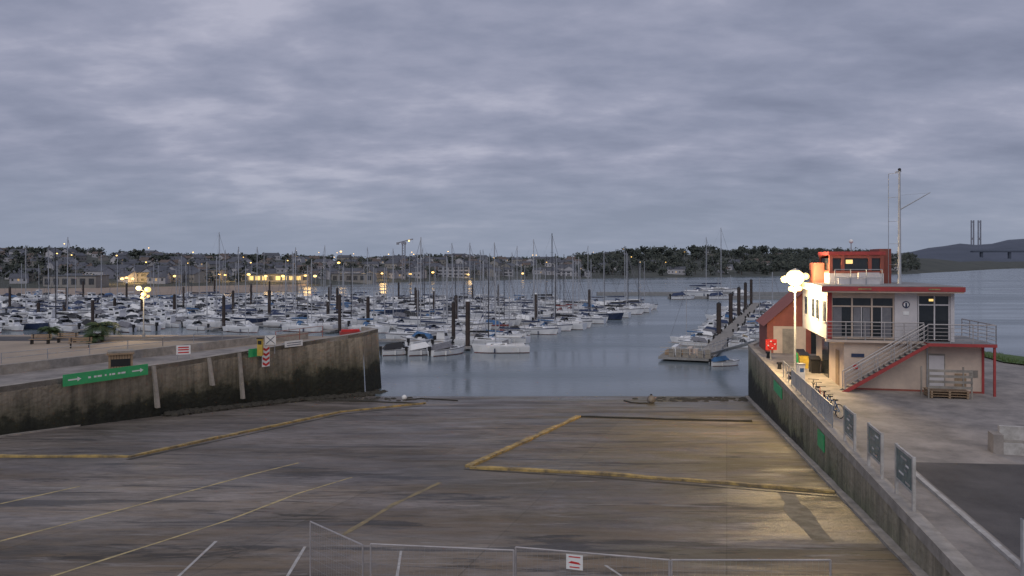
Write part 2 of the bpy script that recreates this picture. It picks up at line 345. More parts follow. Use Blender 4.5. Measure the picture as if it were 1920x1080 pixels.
def mk_banner(b,Ln,z0,z1,y):
    h=z1-z0; x=1.6
    random.seed(3)
    while x<Ln-1.9:
        w=random.choice((.12,.18,.22,.3)); b.add([(x,y,z0+h*.42),(x+w,y,z0+h*.42),(x+w,y,z0+h*.58),(x,y,z0+h*.58)],[(0,1,2,3)],'signw'); x+=w+random.choice((.06,.06,.2))
    for x in (.3,Ln-1.2):
        b.add([(x,y,z0+h*.44),(x+.6,y,z0+h*.44),(x+.6,y,z0+h*.56),(x,y,z0+h*.56)],[(0,1,2,3)],'signw')
        b.add([(x+.6,y,z0+h*.3),(x+.85,y,z0+h*.5),(x+.6,y,z0+h*.7)],[(0,1,2)],'signw')
def mk_chev(b,Ln,z0,z1,y):
    h=(z1-z0)/4
    for i in range(4):
        z=z0+h*i+.03; m=Ln/2
        b.add([(0.03,y,z+h*.45),(m,y,z),(m,y,z+h*.5),(.03,y,z+h*.95)],[(0,1,2,3)],'signr'); b.add([(m,y,z),(Ln-.03,y,z+h*.45),(Ln-.03,y,z+h*.95),(m,y,z+h*.5)],[(0,1,2,3)],'signr')
def mk_lines(b,Ln,z0,z1,y):
    h=z1-z0
    for t in (.25,.6): b.add([(.1*Ln,y,z0+h*t),(.9*Ln,y,z0+h*t),(.9*Ln,y,z0+h*(t+.12)),(.1*Ln,y,z0+h*(t+.12))],[(0,1,2,3)],'navy')
def mk_red(b,Ln,z0,z1,y):
    h=z1-z0
    for t in (.15,.45,.7): b.add([(.12*Ln,y,z0+h*t),(.88*Ln,y,z0+h*t),(.88*Ln,y,z0+h*(t+.14)),(.12*Ln,y,z0+h*(t+.14))],[(0,1,2,3)],'signr')
wallsign('green_banner',113,272,4.1,4.85,'green',mk_banner)
wallsign('green_sign',462,486,4.4,5.05,'green')
wallsign('chevron_sign',486,500,3.5,5.1,'signw',mk_chev,.4)
wallsign('information_sign',530,563,4.85,5.35,'signw',mk_lines)
def postsign(name,x,y,z,w,h,hp,k,marks=None,rot=0):
    b=MB(); 
    for s in (-1,1): b.cyl((s*w*.4,.04,0),(s*w*.4,.04,hp),.03,'galv')
    b.box(-w/2,w/2,-.02,.0,hp-h,hp,k)
    if marks:
        c=MB(); marks(c,w,hp-h,hp,-.026); b.add([(p[0]-w/2,p[1],p[2]) for p in c.v],[],k); o=len(b.v)-len(c.v)
        for f,mi in zip(c.f,c.m): b.f.append(tuple(o+i for i in f)); b.m.append(b.mi(c.mats[mi]))
    b.obj(name,loc=(x,y,z),rotz=rot)
postsign('warning_sign',*G(344,672,4.6).xy,4.5,1.0,.7,1.1,'signw',mk_red,.4)
def mk_x(b,w,z0,z1,y):
    for s in (0,1):
        xa,xb=(.1,w-.1) if s else (w-.1,.1)
        b.add([(xa-.04,y,z0+.08),(xa+.04,y,z0+.08),(xb+.04,y,z1-.08),(xb-.04,y,z1-.08)],[(0,1,2,3)],'navy')
postsign('information_sign',*G(507,652,5.0).xy,4.5,.85,.75,1.5,'signw',mk_x,.4)
p=G(488,655,5.0)
b=MB(); b.box(-.2,.2,-.15,.15,0,1.35,'yellow'); b.box(-.15,.15,-.17,-.155,.9,1.2,'black'); b.box(-.25,.25,-.2,.2,1.35,1.42,'black'); b.obj('yellow_payment_post',loc=(p.x,p.y,4.5))
def railing(name,pl,h=1.05,k='galv',sp=1.8,rails=(1,.5),r=.03,pick=0,zb=None):
    b=MB()
    for a,c in zip(pl,pl[1:]):
        a=Vector(a);c=Vector(c); m=max(1,int((c-a).length/sp))
        for i in range(m+1): q=a.lerp(c,i/m); b.cyl(q,q+Vector((0,0,h)),r,k,5)
        for t in rails: b.cyl(a+Vector((0,0,h*t)),c+Vector((0,0,h*t)),r*.8,k,5)
        if pick:
            m=int((c-a).length/pick)
            for i in range(m): q=a.lerp(c,i/m); b.cyl(q+Vector((0,0,.1)),q+Vector((0,0,h)),r*.45,k,4)
    return b.obj(name)
railing('pier_railing',[(-20.2,63.8,5.0),(-17,67,5.2)],1.0,'orange')
railing('pier_railing',[(-34.2,50,5.15),(-28.2,60.3,5.15),(-24,68,5.15)],.7,'galv',2.4)
b=MB(); b.box(-1.0,1.0,-.45,.45,.0,.3,'red'); b.box(-.85,.85,-.35,.35,.302,.48,'signr'); b.obj('rescue_raft_case',loc=(-15.5,71.6,5.0),rotz=.3)
p=G(226,690,4.5)
b=MB()
for i in range(9): b.box(-.75+i*.17,-.75+i*.17+.14,-.6,-.55,.0,1.0,'wood')
b.box(-.75,.75,-.54,.6,0,1.0,'trunk'); b.box(-.85,.85,-.7,.7,1.0,1.12,'wood'); b.box(-.6,.6,-.62,-.605,.2,.7,'black'); b.box(-.8,.8,-.62,.62,1.12,1.25,'teak')
b.obj('wooden_bin_store',loc=(p.x,p.y,4.5),rotz=.5)
def bench(x,y,rot):
    b=MB()
    for i in range(3): b.box(-.9,.9,-.25+i*.17,-.11+i*.17,.42,.46,'wood')
    for i in range(2): b.box(-.9,.9,.27,.31,.55+i*.17,.68+i*.17,'wood')
    for s in (-.7,.7): b.box(s-.04,s+.04,-.22,.22,0,.42,'black'); b.box(s-.03,s+.03,.22,.27,0,.88,'black')
    b.obj('park_bench',loc=(x,y,4.5),rotz=rot)
bench(*G(75,645,4.5).xy,.1); bench(*G(125,642,4.5).xy,.1); bench(*G(150,652,4.5).xy,.4)
def palm(x,y,h,r,n=34):
    b=MB(); b.cyl((0,0,0),(0.05,0,h),.16,'trunk',8,.12)
    for i in range(n):
        a=random.uniform(0,6.28); el=random.uniform(.1,1.3); L=r*random.uniform(.75,1.1); pts=[]
        for j in range(7):
            t=j/6; rr=L*t*math.cos(el*.7); zz=h+L*(t*math.sin(el)-1.0*t*t*.75)
            pts.append(Vector((rr*math.cos(a),rr*math.sin(a),zz)))
        sd=Vector((-math.sin(a),math.cos(a),0))
        for j in range(6):
            for s in (-1,1):
                for q in range(3):
                    p0=pts[j].lerp(pts[j+1],q/3); wl=.32*r*math.sin(math.pi*min(1,(j+q/3+.6)/6.6)); d=(pts[j+1]-pts[j]).normalized()
                    b.add([p0,p0+d*.06,p0+sd*s*wl+d*wl*.6-Vector((0,0,wl*.35))],[(0,1,2)],'palm')
    b.obj('palm_tree',loc=(x,y,4.5))
for px,py,h,r in ((192,640,1.3,2.0),(92,636,.8,1.5),(176,642,.5,1.3)): palm(*G(px,py,4.5).xy,h,r,50)
def streetlamp(x,y,zb,zt,hp,e=250,r=.3,off=(-.3,-1.2)):
    b=MB(); h=zt-zb; b.cyl((0,0,0),(0,0,h-.2),.09,'galv',8,.05); b.cyl((0,0,0),(0,0,.4),.15,'galv',8)
    for i,(dx,dy,dz,rr) in enumerate(hp):
        z=h+dz
        b.cyl((0,0,z-.3),(dx,dy,z-.05),.035,'galv',6)
        b.ball((dx,dy,z),rr,'lamp' if i==0 else 'lamp2',16,10,.9); b.cyl((dx,dy,z+rr*.8),(dx,dy,z+rr*1.05),rr*.6,'galv',8,rr*.1)
    o=b.obj('street_lamp',loc=(x,y,zb))
    l=bpy.data.lights.new('lamp_light','POINT'); l.energy=e; l.color=(1,.72,.36); l.shadow_soft_size=.8
    lo=bpy.data.objects.new('lamp_light',l); S.collection.objects.link(lo); lo.parent=o; lo.location=(off[0],off[1],h-.5)
    return o
streetlamp(-36.5,74,4.5,9.3,[(-.5,0,.05,.26),(.35,.1,-.1,.3),(.15,-.3,-.55,.24),(-.2,.1,-.9,.16),(.45,.0,-.75,.14)],600,.26)
streetlamp(18.95,50,4.5,10.9,[(0,0,0,.6),(-.72,-.05,-.1,.25),(.72,.05,.1,.25),(-.25,0,-.75,.2),(.25,0,-.7,.22)],4200,.45,(-.9,-2.0))  # small amber globes added around the main one to suggest its glare
# ---------------- harbour office
B=empty('harbour_office',(19.3,42.9,4.5),-math.atan(.2113))
def part(name,fn):
    b=MB(); fn(b); return b.obj(name,parent=B)
FY=1.0
def low(b):
    b.box(0,7.3,FY,9.5,-.1,2.75,'cream')
    b.box(7.3,7.42,FY-.06,FY+.1,0,2.75,'red'); b.box(-.04,7.3,FY-.03,FY,0,.1,'orange')
part('ground_floor',low)
def up(b):
    x0,x1,y0,y1,z0,z1=-.9,5.9,FY,9.5,2.9,5.7
    b.box(x0,x0+.2,y0,y1,z0,z1,'wwall'); b.box(x1-.2,x1,y0,y1,z0,z1,'wwall'); b.box(x0,x1,y1-.2,y1,z0,z1,'wwall')
    b.box(x0+.2,x1-.2,y0+.4,y1-.2,z0,z0+.05,'wood')
    b.box(2.75,3.95,y0,y0+.25,z0,z1,'wwall')
    b.box(x0+.2,2.75,y0+.02,y0+.25,5.35,z1,'cream'); b.box(3.95,x1-.2,y0+.02,y0+.25,5.5,z1,'cream')
    b.box(x0-.03,x0+.23,y0-.04,y0+.02,z0,z1,'red')
    b.box(x0+.2,2.75,3.5,3.6,z0,z1,'wwall'); b.box(3.9,x1-.2,4,4.1,z0,z1,'cream')
part('upper_floor',up)
def glz(b):
    y=FY+.14
    b.box(-.7,2.75,y,y+.03,2.95,5.35,'glass'); b.box(4.0,5.7,y,y+.03,2.95,5.5,'glass')
    for x in (-.7,.42,1.5,2.67): b.box(x,x+.09,y-.05,y,2.95,5.35,'cream')
    for x in (.95,2.05): b.box(x,x+.05,y-.05,y,2.95,4.9,'wwall')
    b.box(-.7,2.75,y-.055,y-.003,4.82,4.9,'cream'); b.box(-.7,2.75,y-.055,y-.003,2.95,3.05,'cream')
    for x in (4.0,4.85,5.62): b.box(x,x+.07,y-.05,y,2.95,5.5,'wwall')
    b.box(4.0,5.7,y-.056,y-.003,4.95,5.03,'wwall')
    for xa,xb in ((-.58,-.1),(.55,.93),(1.05,1.45),(2.12,2.6)): b.box(xa,xb,y-.02,y-.004,3.1,4.8,'greyc')
    b.box(4.6,4.83,y-.03,y-.008,5.2,5.33,'winlit')
    for ya in (1.5,3.6,5.0,7.6): b.box(-.93,-.905,ya,ya+.9,3.9,5.1,'glass'); b.box(-.95,-.93,ya-.06,ya+.96,3.82,3.9,'wwall')
part('glazing',glz)
def rf(b):
    b.box(-1.35,6.15,FY-.75,9.9,5.7,5.78,'cream'); b.box(-1.4,6.2,FY-.8,9.95,5.78,6.05,'red','coping')
    b.box(-1.3,6.1,FY-.7,9.85,6.05,6.09,'float')
part('roof',rf)
def emb(b):
    b.cyl((3.35,FY-.01,5.0),(3.35,FY-.04,5.0),.2,'navy',20); b.cyl((3.35,FY-.041,5.0),(3.35,FY-.05,5.0),.14,'signw',20); b.box(3.3,3.4,FY-.06,FY-.051,4.8,5.1,'navy')
    b.box(3.2,3.5,FY-.03,FY-.0,4.4,4.6,'signw'); b.box(.6,1.3,FY-.83,FY-.8,5.87,5.95,'kerby'); b.box(4.3,4.9,FY-.83,FY-.8,5.87,5.95,'kerby')
part('emblem_plate',emb)
def deck(b):
    b.box(4.2,7.7,-.05,FY,2.72,2.9,'red','float'); b.box(5.9,7.7,FY,5,2.72,2.9,'red','float'); b.box(-1.05,4.2,FY-.35,FY-.0,2.78,2.92,'cream','float')
    b.box(7.55,7.66,.02,.13,0,2.72,'red')
part('balcony_deck',deck)
def rails(b):
    def run(a,c,h=1.05,n=5,pick=True):
        a=Vector(a);c=Vector(c); m=max(1,round((c-a).length/1.1))
        for i in range(m+1): q=a.lerp(c,i/m); b.cyl(q,q+Vector((0,0,h)),.028,'pfen',5)
        for i in range(n): z=h*(i+1)/n; b.cyl(a+Vector((0,0,z)),c+Vector((0,0,z)),.035 if i==n-1 else .016,'pfen',5)
    run((-1.0,FY-.32,2.92),(4.2,FY-.32,2.92)); run((4.2,0,2.9),(7.65,0,2.9)); run((7.65,0,2.9),(7.65,4.95,2.9))
    run((-.15,0,.1),(4.2,0,2.9),1.0,4); run((-.15,.62,.1),(4.2,.62,2.9),1.0,4)
part('balcony_railing',rails)
def stairs(b):
    n=16
    for i in range(n):
        x=-.2+4.4*i/n; z=2.82*(i+1)/n; b.box(x,x+.31,.04,.6,z-.05,z,'coping')
    for y in (0,.62):
        b.add([(-.35,y-.03,0),(.05,y-.03,0),(4.3,y-.03,2.72),(4.3,y-.03,2.92),(-.35,y+.01,0),(-.05,y+.01,0),(4.3,y+.01,2.72),(4.3,y+.01,2.92)],[(0,1,2,3),(7,6,5,4),(0,4,5,1),(1,5,6,2),(3,7,4,0)],'red' if y==0 else 'float')
part('staircase',stairs)
def doors(b):
    y=FY-.02
    b.box(4.55,5.35,y-.02,y,.05,2.1,'wwall'); b.box(4.5,4.55,y-.03,y,0,2.2,'teak'); b.box(5.35,5.4,y-.03,y,0,2.2,'teak'); b.box(4.55,5.35,y-.03,y,2.1,2.2,'teak')
    b.box(5.9,6.5,y-.02,y,.05,1.1,'wood'); b.box(6.65,7.1,y-.02,y,.9,1.3,'teak')
    b.box(.4,1.1,y-.03,y,1.9,2.1,'navy'); b.box(.5,.75,y-.03,y,1.2,1.45,'signr')
    b.box(-.04,-.0,2.2,3.1,0,2.1,'wood'); b.box(-.04,-.0,5.2,7.2,0,2.3,'glass'); b.cyl((4.45,y-.06,0),(4.45,y-.06,2.68),.04,'galv')
part('doors',doors)
def cab(b):
    x0,x1,y0,y1=-.1,3.1,4.6,8.0
    b.box(x0,x1,y0,y1,6.05,6.75,'wwall'); b.box(x0-.05,x1+.1,y0-.05,y1+.05,7.9,8.12,'red')
    b.box(x0-.02,x1+.02,y0-.03,y1,6.75,6.9,'orange')
    for x in (x0,x0+.7,x1-.9,x1-.2): b.box(x,x+.2,y0,y0+.2,6.9,7.9,'orange')
    b.box(x0+.1,x1-.1,y0+.1,y0+.13,6.9,7.7,'glass'); b.box(x0+.08,x0+.11,y0+.13,y1-.1,6.9,7.7,'glass'); b.box(x1-.14,x1-.1,y0+.13,y1-.1,6.9,7.9,'orange'); b.box(x0,x1,y0+.02,y0+.18,7.7,7.9,'orange')
    b.box(.9,1.3,y0+.08,y0+.095,7.35,7.6,'winlit'); b.box(x0,x1,y1-.2,y1,6.9,7.9,'orange')
    b.box(3.1,3.8,5.6,8.0,6.05,8.3,'orange'); b.box(-.7,-.1,6.2,8.0,6.05,7.4,'orange')
    b.box(.2,2.6,3.5,3.6,6.09,6.45,'wwall'); b.box(1.5,2.7,4.0,4.3,6.09,6.8,'wwall')
    for x in (.0,.9,1.8,2.7): b.cyl((x,3.4,6.09),(x,3.4,7.0),.025,'galv',5)
    for z in (6.5,7.0): b.cyl((0,3.4,z),(2.7,3.4,z),.02,'galv',5)
    b.cyl((1.5,6,8.1),(1.5,6,8.7),.03,'galv'); b.ball((1.5,6,8.8),.14,'signw')
part('lookout_cabin',cab)
def mast(b):
    x,y=3.95,4.4
    b.cyl((x,y,6.09),(x,y,13.1),.11,'alu',8,.06); b.cyl((x-.25,y,13.05),(x+.1,y,13.1),.04,'alu')
    b.cyl((x,y,10.7),(x+1.75,y,11.75),.05,'alu',6,.03); b.cyl((x,y,11.6),(x+1.7,y,11.72),.008,'galv',4)
    b.cyl((x-.5,y+.5,6.09),(x-.5,y+.5,13.0),.018,'galv',5); b.cyl((x-.5,y+.5,13),(x,y,13),.015,'galv',4)
    for z in (7.3,8.6,10,11.5): b.cyl((x-.5,y+.5,z),(x,y,z),.012,'galv',4)
    b.ball((x,y,13.2),.1,'black')
part('signal_mast',mast)
b=MB(); x0,x1,ym,yM=0,6.2,0,5
b.add([(x0,ym,0),(x1,ym,0),(x1,ym,2.4),(3.1,ym,5.2),(x0,ym,2.4),(x0,yM,0),(x1,yM,0),(x1,yM,2.4),(3.1,yM,5.2),(x0,yM,2.4)],[(0,1,2,3,4),(9,8,7,6,5),(5,0,4,9),(1,6,7,2)],'orange')
b.add([(x0-.3,ym-.3,2.2),(3.1,ym-.3,5.32),(3.1,yM+.3,5.32),(x0-.3,yM+.3,2.2),(x1+.3,ym-.3,2.2),(x1+.3,yM+.3,2.2)],[(0,1,2,3),(1,4,5,2)],'orange')
b.box(.5,3.0,-.03,-.0,0,2.2,'cream'); b.box(3.4,5,-.03,-.0,0,2.3,'glass'); b.box(1.2,2.2,-.045,-.031,.0,2.0,'teak'); b.obj('boat_shed',loc=(20.9,61.2,4.5),rotz=-.2)
def lifebuoy(x,y):
    b=MB(); b.cyl((0,.08,0),(0,.08,1.5),.04,'galv'); b.box(-.42,.42,-.05,.05,.8,1.6,'signr')
    for i in range(16):
        a=2*math.pi*i/16;c=2*math.pi*(i+1)/16; b.cyl((.26*math.cos(a),-.1,1.2+.26*math.sin(a)),(.26*math.cos(c),-.1,1.2+.26*math.sin(c)),.05,'signw' if i%4==0 else 'signr',6)
    b.obj('lifebuoy_station',loc=(x,y,4.5))
lifebuoy(19.6,56.5)
def person_bin(x,y,k,h=1.1):
    b=MB(); b.add([(-.26,-.3,0),(.26,-.3,0),(.26,.3,0),(-.26,.3,0),(-.32,-.38,h*.85),(.32,-.38,h*.85),(.32,.38,h*.85),(-.32,.38,h*.85)],[(0,1,5,4),(1,2,6,5),(2,3,7,6),(3,0,4,7)],k); b.add([(-.34,-.42,h*.85),(.34,-.42,h*.85),(.34,.4,h),(-.34,.4,h)],[(0,1,2,3)],'black'); b.add([(-.34,-.42,h*.85),(.34,-.42,h*.85),(.34,.4,h*.85),(.34,.4,h),(-.34,.4,h),(-.34,.4,h*.85)],[(1,2,3),(0,4,5),(2,5,4,3)],k)
    b.cyl((-.3,.35,.12),(-.22,.35,.12),.12,'black',10); b.cyl((.22,.35,.12),(.3,.35,.12),.12,'black',10); b.obj('wheelie_bin',loc=(x,y,4.5),rotz=-.2)
person_bin(20.5,52.5,'yellow'); person_bin(20.9,54.2,'green'); person_bin(20.4,50.3,'black')
for Y in (47.5,52,58):
    b=MB(); b.cyl((0,0,0),(0,0,.35),.14,'black',10,.1); b.cyl((0,0,.35),(0,0,.48),.2,'black',10,.18); b.obj('mooring_bollard',loc=(wx(Y)+.7,Y,4.5))
b=MB(); b.box(-.2,.2,-.2,.2,0,1.0,'signw'); b.box(-.23,.23,-.23,.23,1.0,1.08,'galv'); b.box(-.12,.12,-.21,-.202,.55,.8,'blue'); b.obj('power_pedestal',loc=(wx(47)+1.3,47,4.5))
railing('quay_railing',[(wx(44)+.25,44,4.64),(wx(33)+.25,33,4.64)],1.0,'galv',1.6,(1,.12),.03,.16)
railing('quay_railing',[(wx(47.5)+.3,47.5,4.64),(wx(44.4)+.3,44.4,4.64)],1.0,'galv',1.0,(1,.5),.03)
def bicycle(x,y,rot,k):
    b=MB()
    for cx in (-.52,.52):
        for i in range(18):
            a=2*math.pi*i/18;c=2*math.pi*(i+1)/18; b.cyl((cx+.33*math.cos(a),0,.33+.33*math.sin(a)),(cx+.33*math.cos(c),0,.33+.33*math.sin(c)),.022,'black',5,cap=False)
        for i in range(6):
            a=math.pi*i/6; b.cyl((cx+.33*math.cos(a),0,.33+.33*math.sin(a)),(cx-.33*math.cos(a),0,.33-.33*math.sin(a)),.004,'galv',3)
    for a,c in (((-.52,0,.33),(-.08,0,.3)),((-.08,0,.3),(-.22,0,.8)),((-.52,0,.33),(-.2,0,.72)),((-.08,0,.3),(.36,0,.74)),((-.2,0,.74),(.36,0,.78)),((.52,0,.33),(.34,0,.95))): b.cyl(a,c,.02,k,6)
    b.box(-.34,-.1,-.07,.07,.8,.86,'black'); b.cyl((.34,-.28,.98),(.34,.28,.98),.016,'black'); b.cyl((-.08,-.12,.22),(-.08,.12,.38),.015,'black')
    b.obj('bicycle',loc=(x,y,4.5),rotz=rot)
for i,(Y,k) in enumerate(((41,'black'),(39.9,'navy'),(38.6,'signr'),(37.2,'black'),(36.2,'blue'))): bicycle(wx(Y)+.95,Y,1.2+.15*i,k)
ba=math.atan2(1,.2113)
for Y,h in ((29.8,1.45),(26.1,1.55),(22.8,1.6)):
    b=MB(); Lb=1.7
    for s in (-Lb/2,Lb/2): b.box(s-.045,s+.045,-.045,.045,0,h,'linew')
    b.box(-Lb/2+.045,Lb/2-.045,-.03,.03,h-.1,h-.02,'linew'); b.box(-Lb/2+.045,Lb/2-.045,-.03,.03,h-1.12,h-1.05,'linew')
    b.box(-Lb/2+.045,Lb/2-.045,-.02,.02,h-1.05,h-.1,'signb')
    random.seed(int(Y))
    for sg in (-1,1):
        for i in range(5):
            x=random.uniform(-.7,.1); z=h-.98+i*.17; w=random.uniform(.25,.6); y=sg*.024
            b.add([(x,y,z),(x+w,y,z),(x+w,y,z+.07),(x,y,z+.07)],[(0,1,2,3)],random.choice(('signw','galv','linew')))
    b.obj('information_board',loc=(wx(Y)+.24,Y,4.64),rotz=ba)
def rwsign(Y0,Y1,z0,z1):
    b=MB(); b.wallbox(aL(Y0,-.06),aL(Y1,-.06),.04,z0,z1,'green')
    b.obj('green_banner')
rwsign(33.4,34.8,3.45,4.2); rwsign(46,49.5,3.5,4.15)
b=MB(); b.box(0,4.5,0,.5,0,.45,'linew'); b.box(.0,4.5,.5,.7,0,1.0,'linew'); b.box(0,4.5,.1,.4,.452,.5,'coping'); b.box(-.35,0.0,0,.7,0,.75,'quay'); b.obj('concrete_bench',loc=(19.1,29.0,4.5),rotz=-.3)
b=MB(); b.cyl((0,0,0),(0,0,1.5),.05,'galv'); b.box(-.02,1.6,-.03,.03,.5,1.5,'signw'); b.cyl((1.55,0,0),(1.55,0,1.5),.05,'galv'); b.obj('white_sign',loc=(11.9,17.4,4.5),rotz=-.9)
def pal(b,z):
    for i in range(6): b.box(-1.0,1.0,-.6+i*.21,-.6+i*.21+.14,z+.11,z+.135,'wood')
    for x in (-.95,-.05,.85): b.box(x,x+.1,-.6,.58,z+.02,z+.11,'wood')
b=MB(); 
for i in range(3): pal(b,i*.14)
for x in (-1.1,1.05): b.box(x,x+.07,-.62,-.55,0,1.6,'teak'); b.box(x,x+.07,.55,.62,0,1.6,'teak')
for z in (.55,.85,1.15,1.45): b.box(-1.1,1.12,-.645,-.62,z,z+.14,'teak')
b.obj('wooden_pallet_crate',loc=(24.0,41.3,4.5),rotz=-.2)
# ---------------- site fence in the foreground
def Ft(px,py): 
    Y=5.02/((py-HZ)/F-0.075); return Vector(((px-960)/F*Y,Y,rz(Y)+2.0))
def panel(a,c,name='mesh_fence_panel',sign=None):
    b=MB(); d=Vector((0,0,1.9))
    for q in (a,c): b.cyl(q-d,q,.022,'pfen',6)
    b.cyl(a,c,.02,'pfen',6); b.cyl(a-Vector((0,0,1.75)),c-Vector((0,0,1.75)),.02,'pfen',6)
    L=(c-a).length; m=int(L/.12)
    for i in range(1,m): q=a.lerp(c,i/m); b.cyl(q-Vector((0,0,1.75)),q,.002,'galv',3,cap=False)
    for i in range(1,8): z=Vector((0,0,i*.22)); b.cyl(a-z,c-z,.002,'galv',3,cap=False)
    for q in (a,c): b.box(q.x-.1,q.x+.1,q.y-.35,q.y+.35,q.z-2.02,q.z-1.88,'quay')
    if sign:
        t,w,h,zz=sign; q=a.lerp(c,t); u=(c-a).normalized()
        f=lambda x,z,y:(q.x+u.x*x,q.y+u.y*x-y,q.z+zz+z)
        b.add([f(0,0,.03),f(w,0,.03),f(w,h,.03),f(0,h,.03)],[(0,1,2,3)],'signw')
        for z0,z1,x0,x1 in ((.8,.88,.15,.85),(.12,.2,.2,.8)): b.add([f(w*x0,h*z0,.034),f(w*x1,h*z0,.034),f(w*x1,h*z1,.034),f(w*x0,h*z1,.034)],[(0,1,2,3)],'signr')
        b.add([f(w*.12,h*.42,.034),f(w*.88,h*.36,.034),f(w*.75,h*.5,.034),f(w*.3,h*.56,.034)],[(0,1,2,3)],'signr')
    b.obj(name)
panel(Ft(582,978),Ft(680,1022)); panel(Ft(695,1020),Ft(963,1032)); panel(Ft(967,1026),Ft(1255,1050),sign=(.34,.36,.32,-.36)); panel(Ft(1259,1050),Ft(1557,1050))
b=MB(); q=R(1221,756); b.ball((q.x,q.y,q.z+.3),.36,'buoy',12,8); b.cyl((q.x,q.y,q.z+.6),(q.x,q.y,q.z+.75),.08,'black')
P=[R(1170,752),R(1185,756),R(1200,757),R(1215,757)]
for a,c in zip(P,P[1:]): b.cyl(a+Vector((0,0,.05)),c+Vector((0,0,.05)),.06,'rope')
b.obj('mooring_buoy')
b=MB(); q=R(758,750); b.ball((q.x,q.y,q.z+.22),.22,'signw',12,8); P=[R(760,751),R(790,748),R(830,750),R(858,752)]
for a,c in zip(P,P[1:]): b.cyl(a+Vector((0,0,.05)),c+Vector((0,0,.05)),.05,'rope')
b.obj('mooring_buoy')
b=MB()
for i in range(420):
    px=random.choice((random.gauss(640,70),random.gauss(1330,60),random.uniform(480,700))); q=R(px,random.uniform(746,753)); r=random.uniform(.08,.3)
    b.ball((q.x,q.y,q.z),r,'rope',6,4,.4)
b.obj('seaweed_wrack')
b=MB(); random.seed(4)
for i in range(420):
    px=random.uniform(300,700); q,d=onwall(px); nn=Vector((d.y,-d.x,0)); o=random.uniform(.2,1.1)*(1 if px<560 else 1.6); r=random.uniform(.12,.4); q=q+nn*o
    k=len(b.v); b.ball((q.x,q.y,rz(q.y)+r*.2),r,'rope',7,5,.7); b.v[k:]=[(p[0]+random.uniform(-.1,.1)*r*2,p[1]+random.uniform(-.1,.1)*r*2,p[2]) for p in b.v[k:]]
b.obj('weed_covered_rocks')
# ---------------- boats
def hull(b,L,Bm,H,kh,bow=1.0,stripe=None):
    st=[(0,.78),(.12,.88),(.3,.98),(.5,1),(.68,.86),(.82,.58),(.93,.27),(1,.03)]
    vs=[]
    for t,w in st:
        x=-L/2+L*t; hw=Bm/2*w; h=H*(1+.3*t*t); wl=hw*(.82 if t<.9 else .5)
        ox=.05*L*max(0,t-.8)/.2
        for s,z,e in ((hw,h,0),(hw*.99,h*.86,-ox*.15),(wl,.1,-ox),(wl*.6,-.25,-ox*1.3)): vs.append((x+e,s,z))
        for s,z,e in ((wl*.6,-.25,-ox*1.3),(wl,.1,-ox),(hw*.99,h*.86,-ox*.15),(hw,h,0)): vs.append((x+e,-s,z))
    n=len(st)
    for j,k in ((0,stripe or kh),(1,kh),(2,'dkred' if kh=='white' else 'black'),(4,'dkred' if kh=='white' else 'black'),(5,kh),(6,stripe or kh)):
        b.add(vs,[(i*8+j,i*8+j+1,i*8+8+j+1,i*8+8+j) for i in range(n-1)],k)
    b.add(vs[:8],[tuple(range(8))],kh)
    dk=[(vs[i*8][0],vs[i*8][1]*.96,vs[i*8][2]+.01) for i in range(n)]+[(vs[i*8+7][0],vs[i*8+7][1]*.96,vs[i*8+7][2]+.01) for i in range(n)]
    b.add(dk,[(i,i+1,n+i+1,n+i) for i in range(n-1)],'deck')
    tp=[vs[i*8] for i in range(n)]+[vs[i*8+7] for i in range(n)]
    b.add(tp+dk,[(i,i+1,2*n+i+1,2*n+i) for i in range(n-1)]+[(n+i,n+i+1,3*n+i+1,3*n+i) for i in range(n-1)],'white')
def cabin(b,x0,x1,w0,w1,z0,h,kr='white',slope=.35,win=True):
    ins=.12
    v=[(x0,-w0,z0),(x1,-w1,z0),(x1,w1,z0),(x0,w0,z0),(x0+ins*.3,-w0+ins,z0+h),(x1-slope,-w1+ins,z0+h*.82),(x1-slope,w1-ins,z0+h*.82),(x0+ins*.3,w0-ins,z0+h)]
    b.add(v,[(0,1,5,4),(1,2,6,5),(2,3,7,6),(3,0,4,7)],'white'); b.add(v[4:],[(0,1,2,3)],kr)
    if win:
        for s in (-1,1):
            def pt(t,q):
                x=x0+(x1-slope*q-x0)*t; w=(w0+(w1-w0)*t)-ins*q; return (x,s*(w+.015),z0+h*(q*(1-.18*t)))
            b.add([pt(.12,.4),pt(.8,.4),pt(.78,.8),pt(.14,.8)],[(0,1,2,3)],'glass')
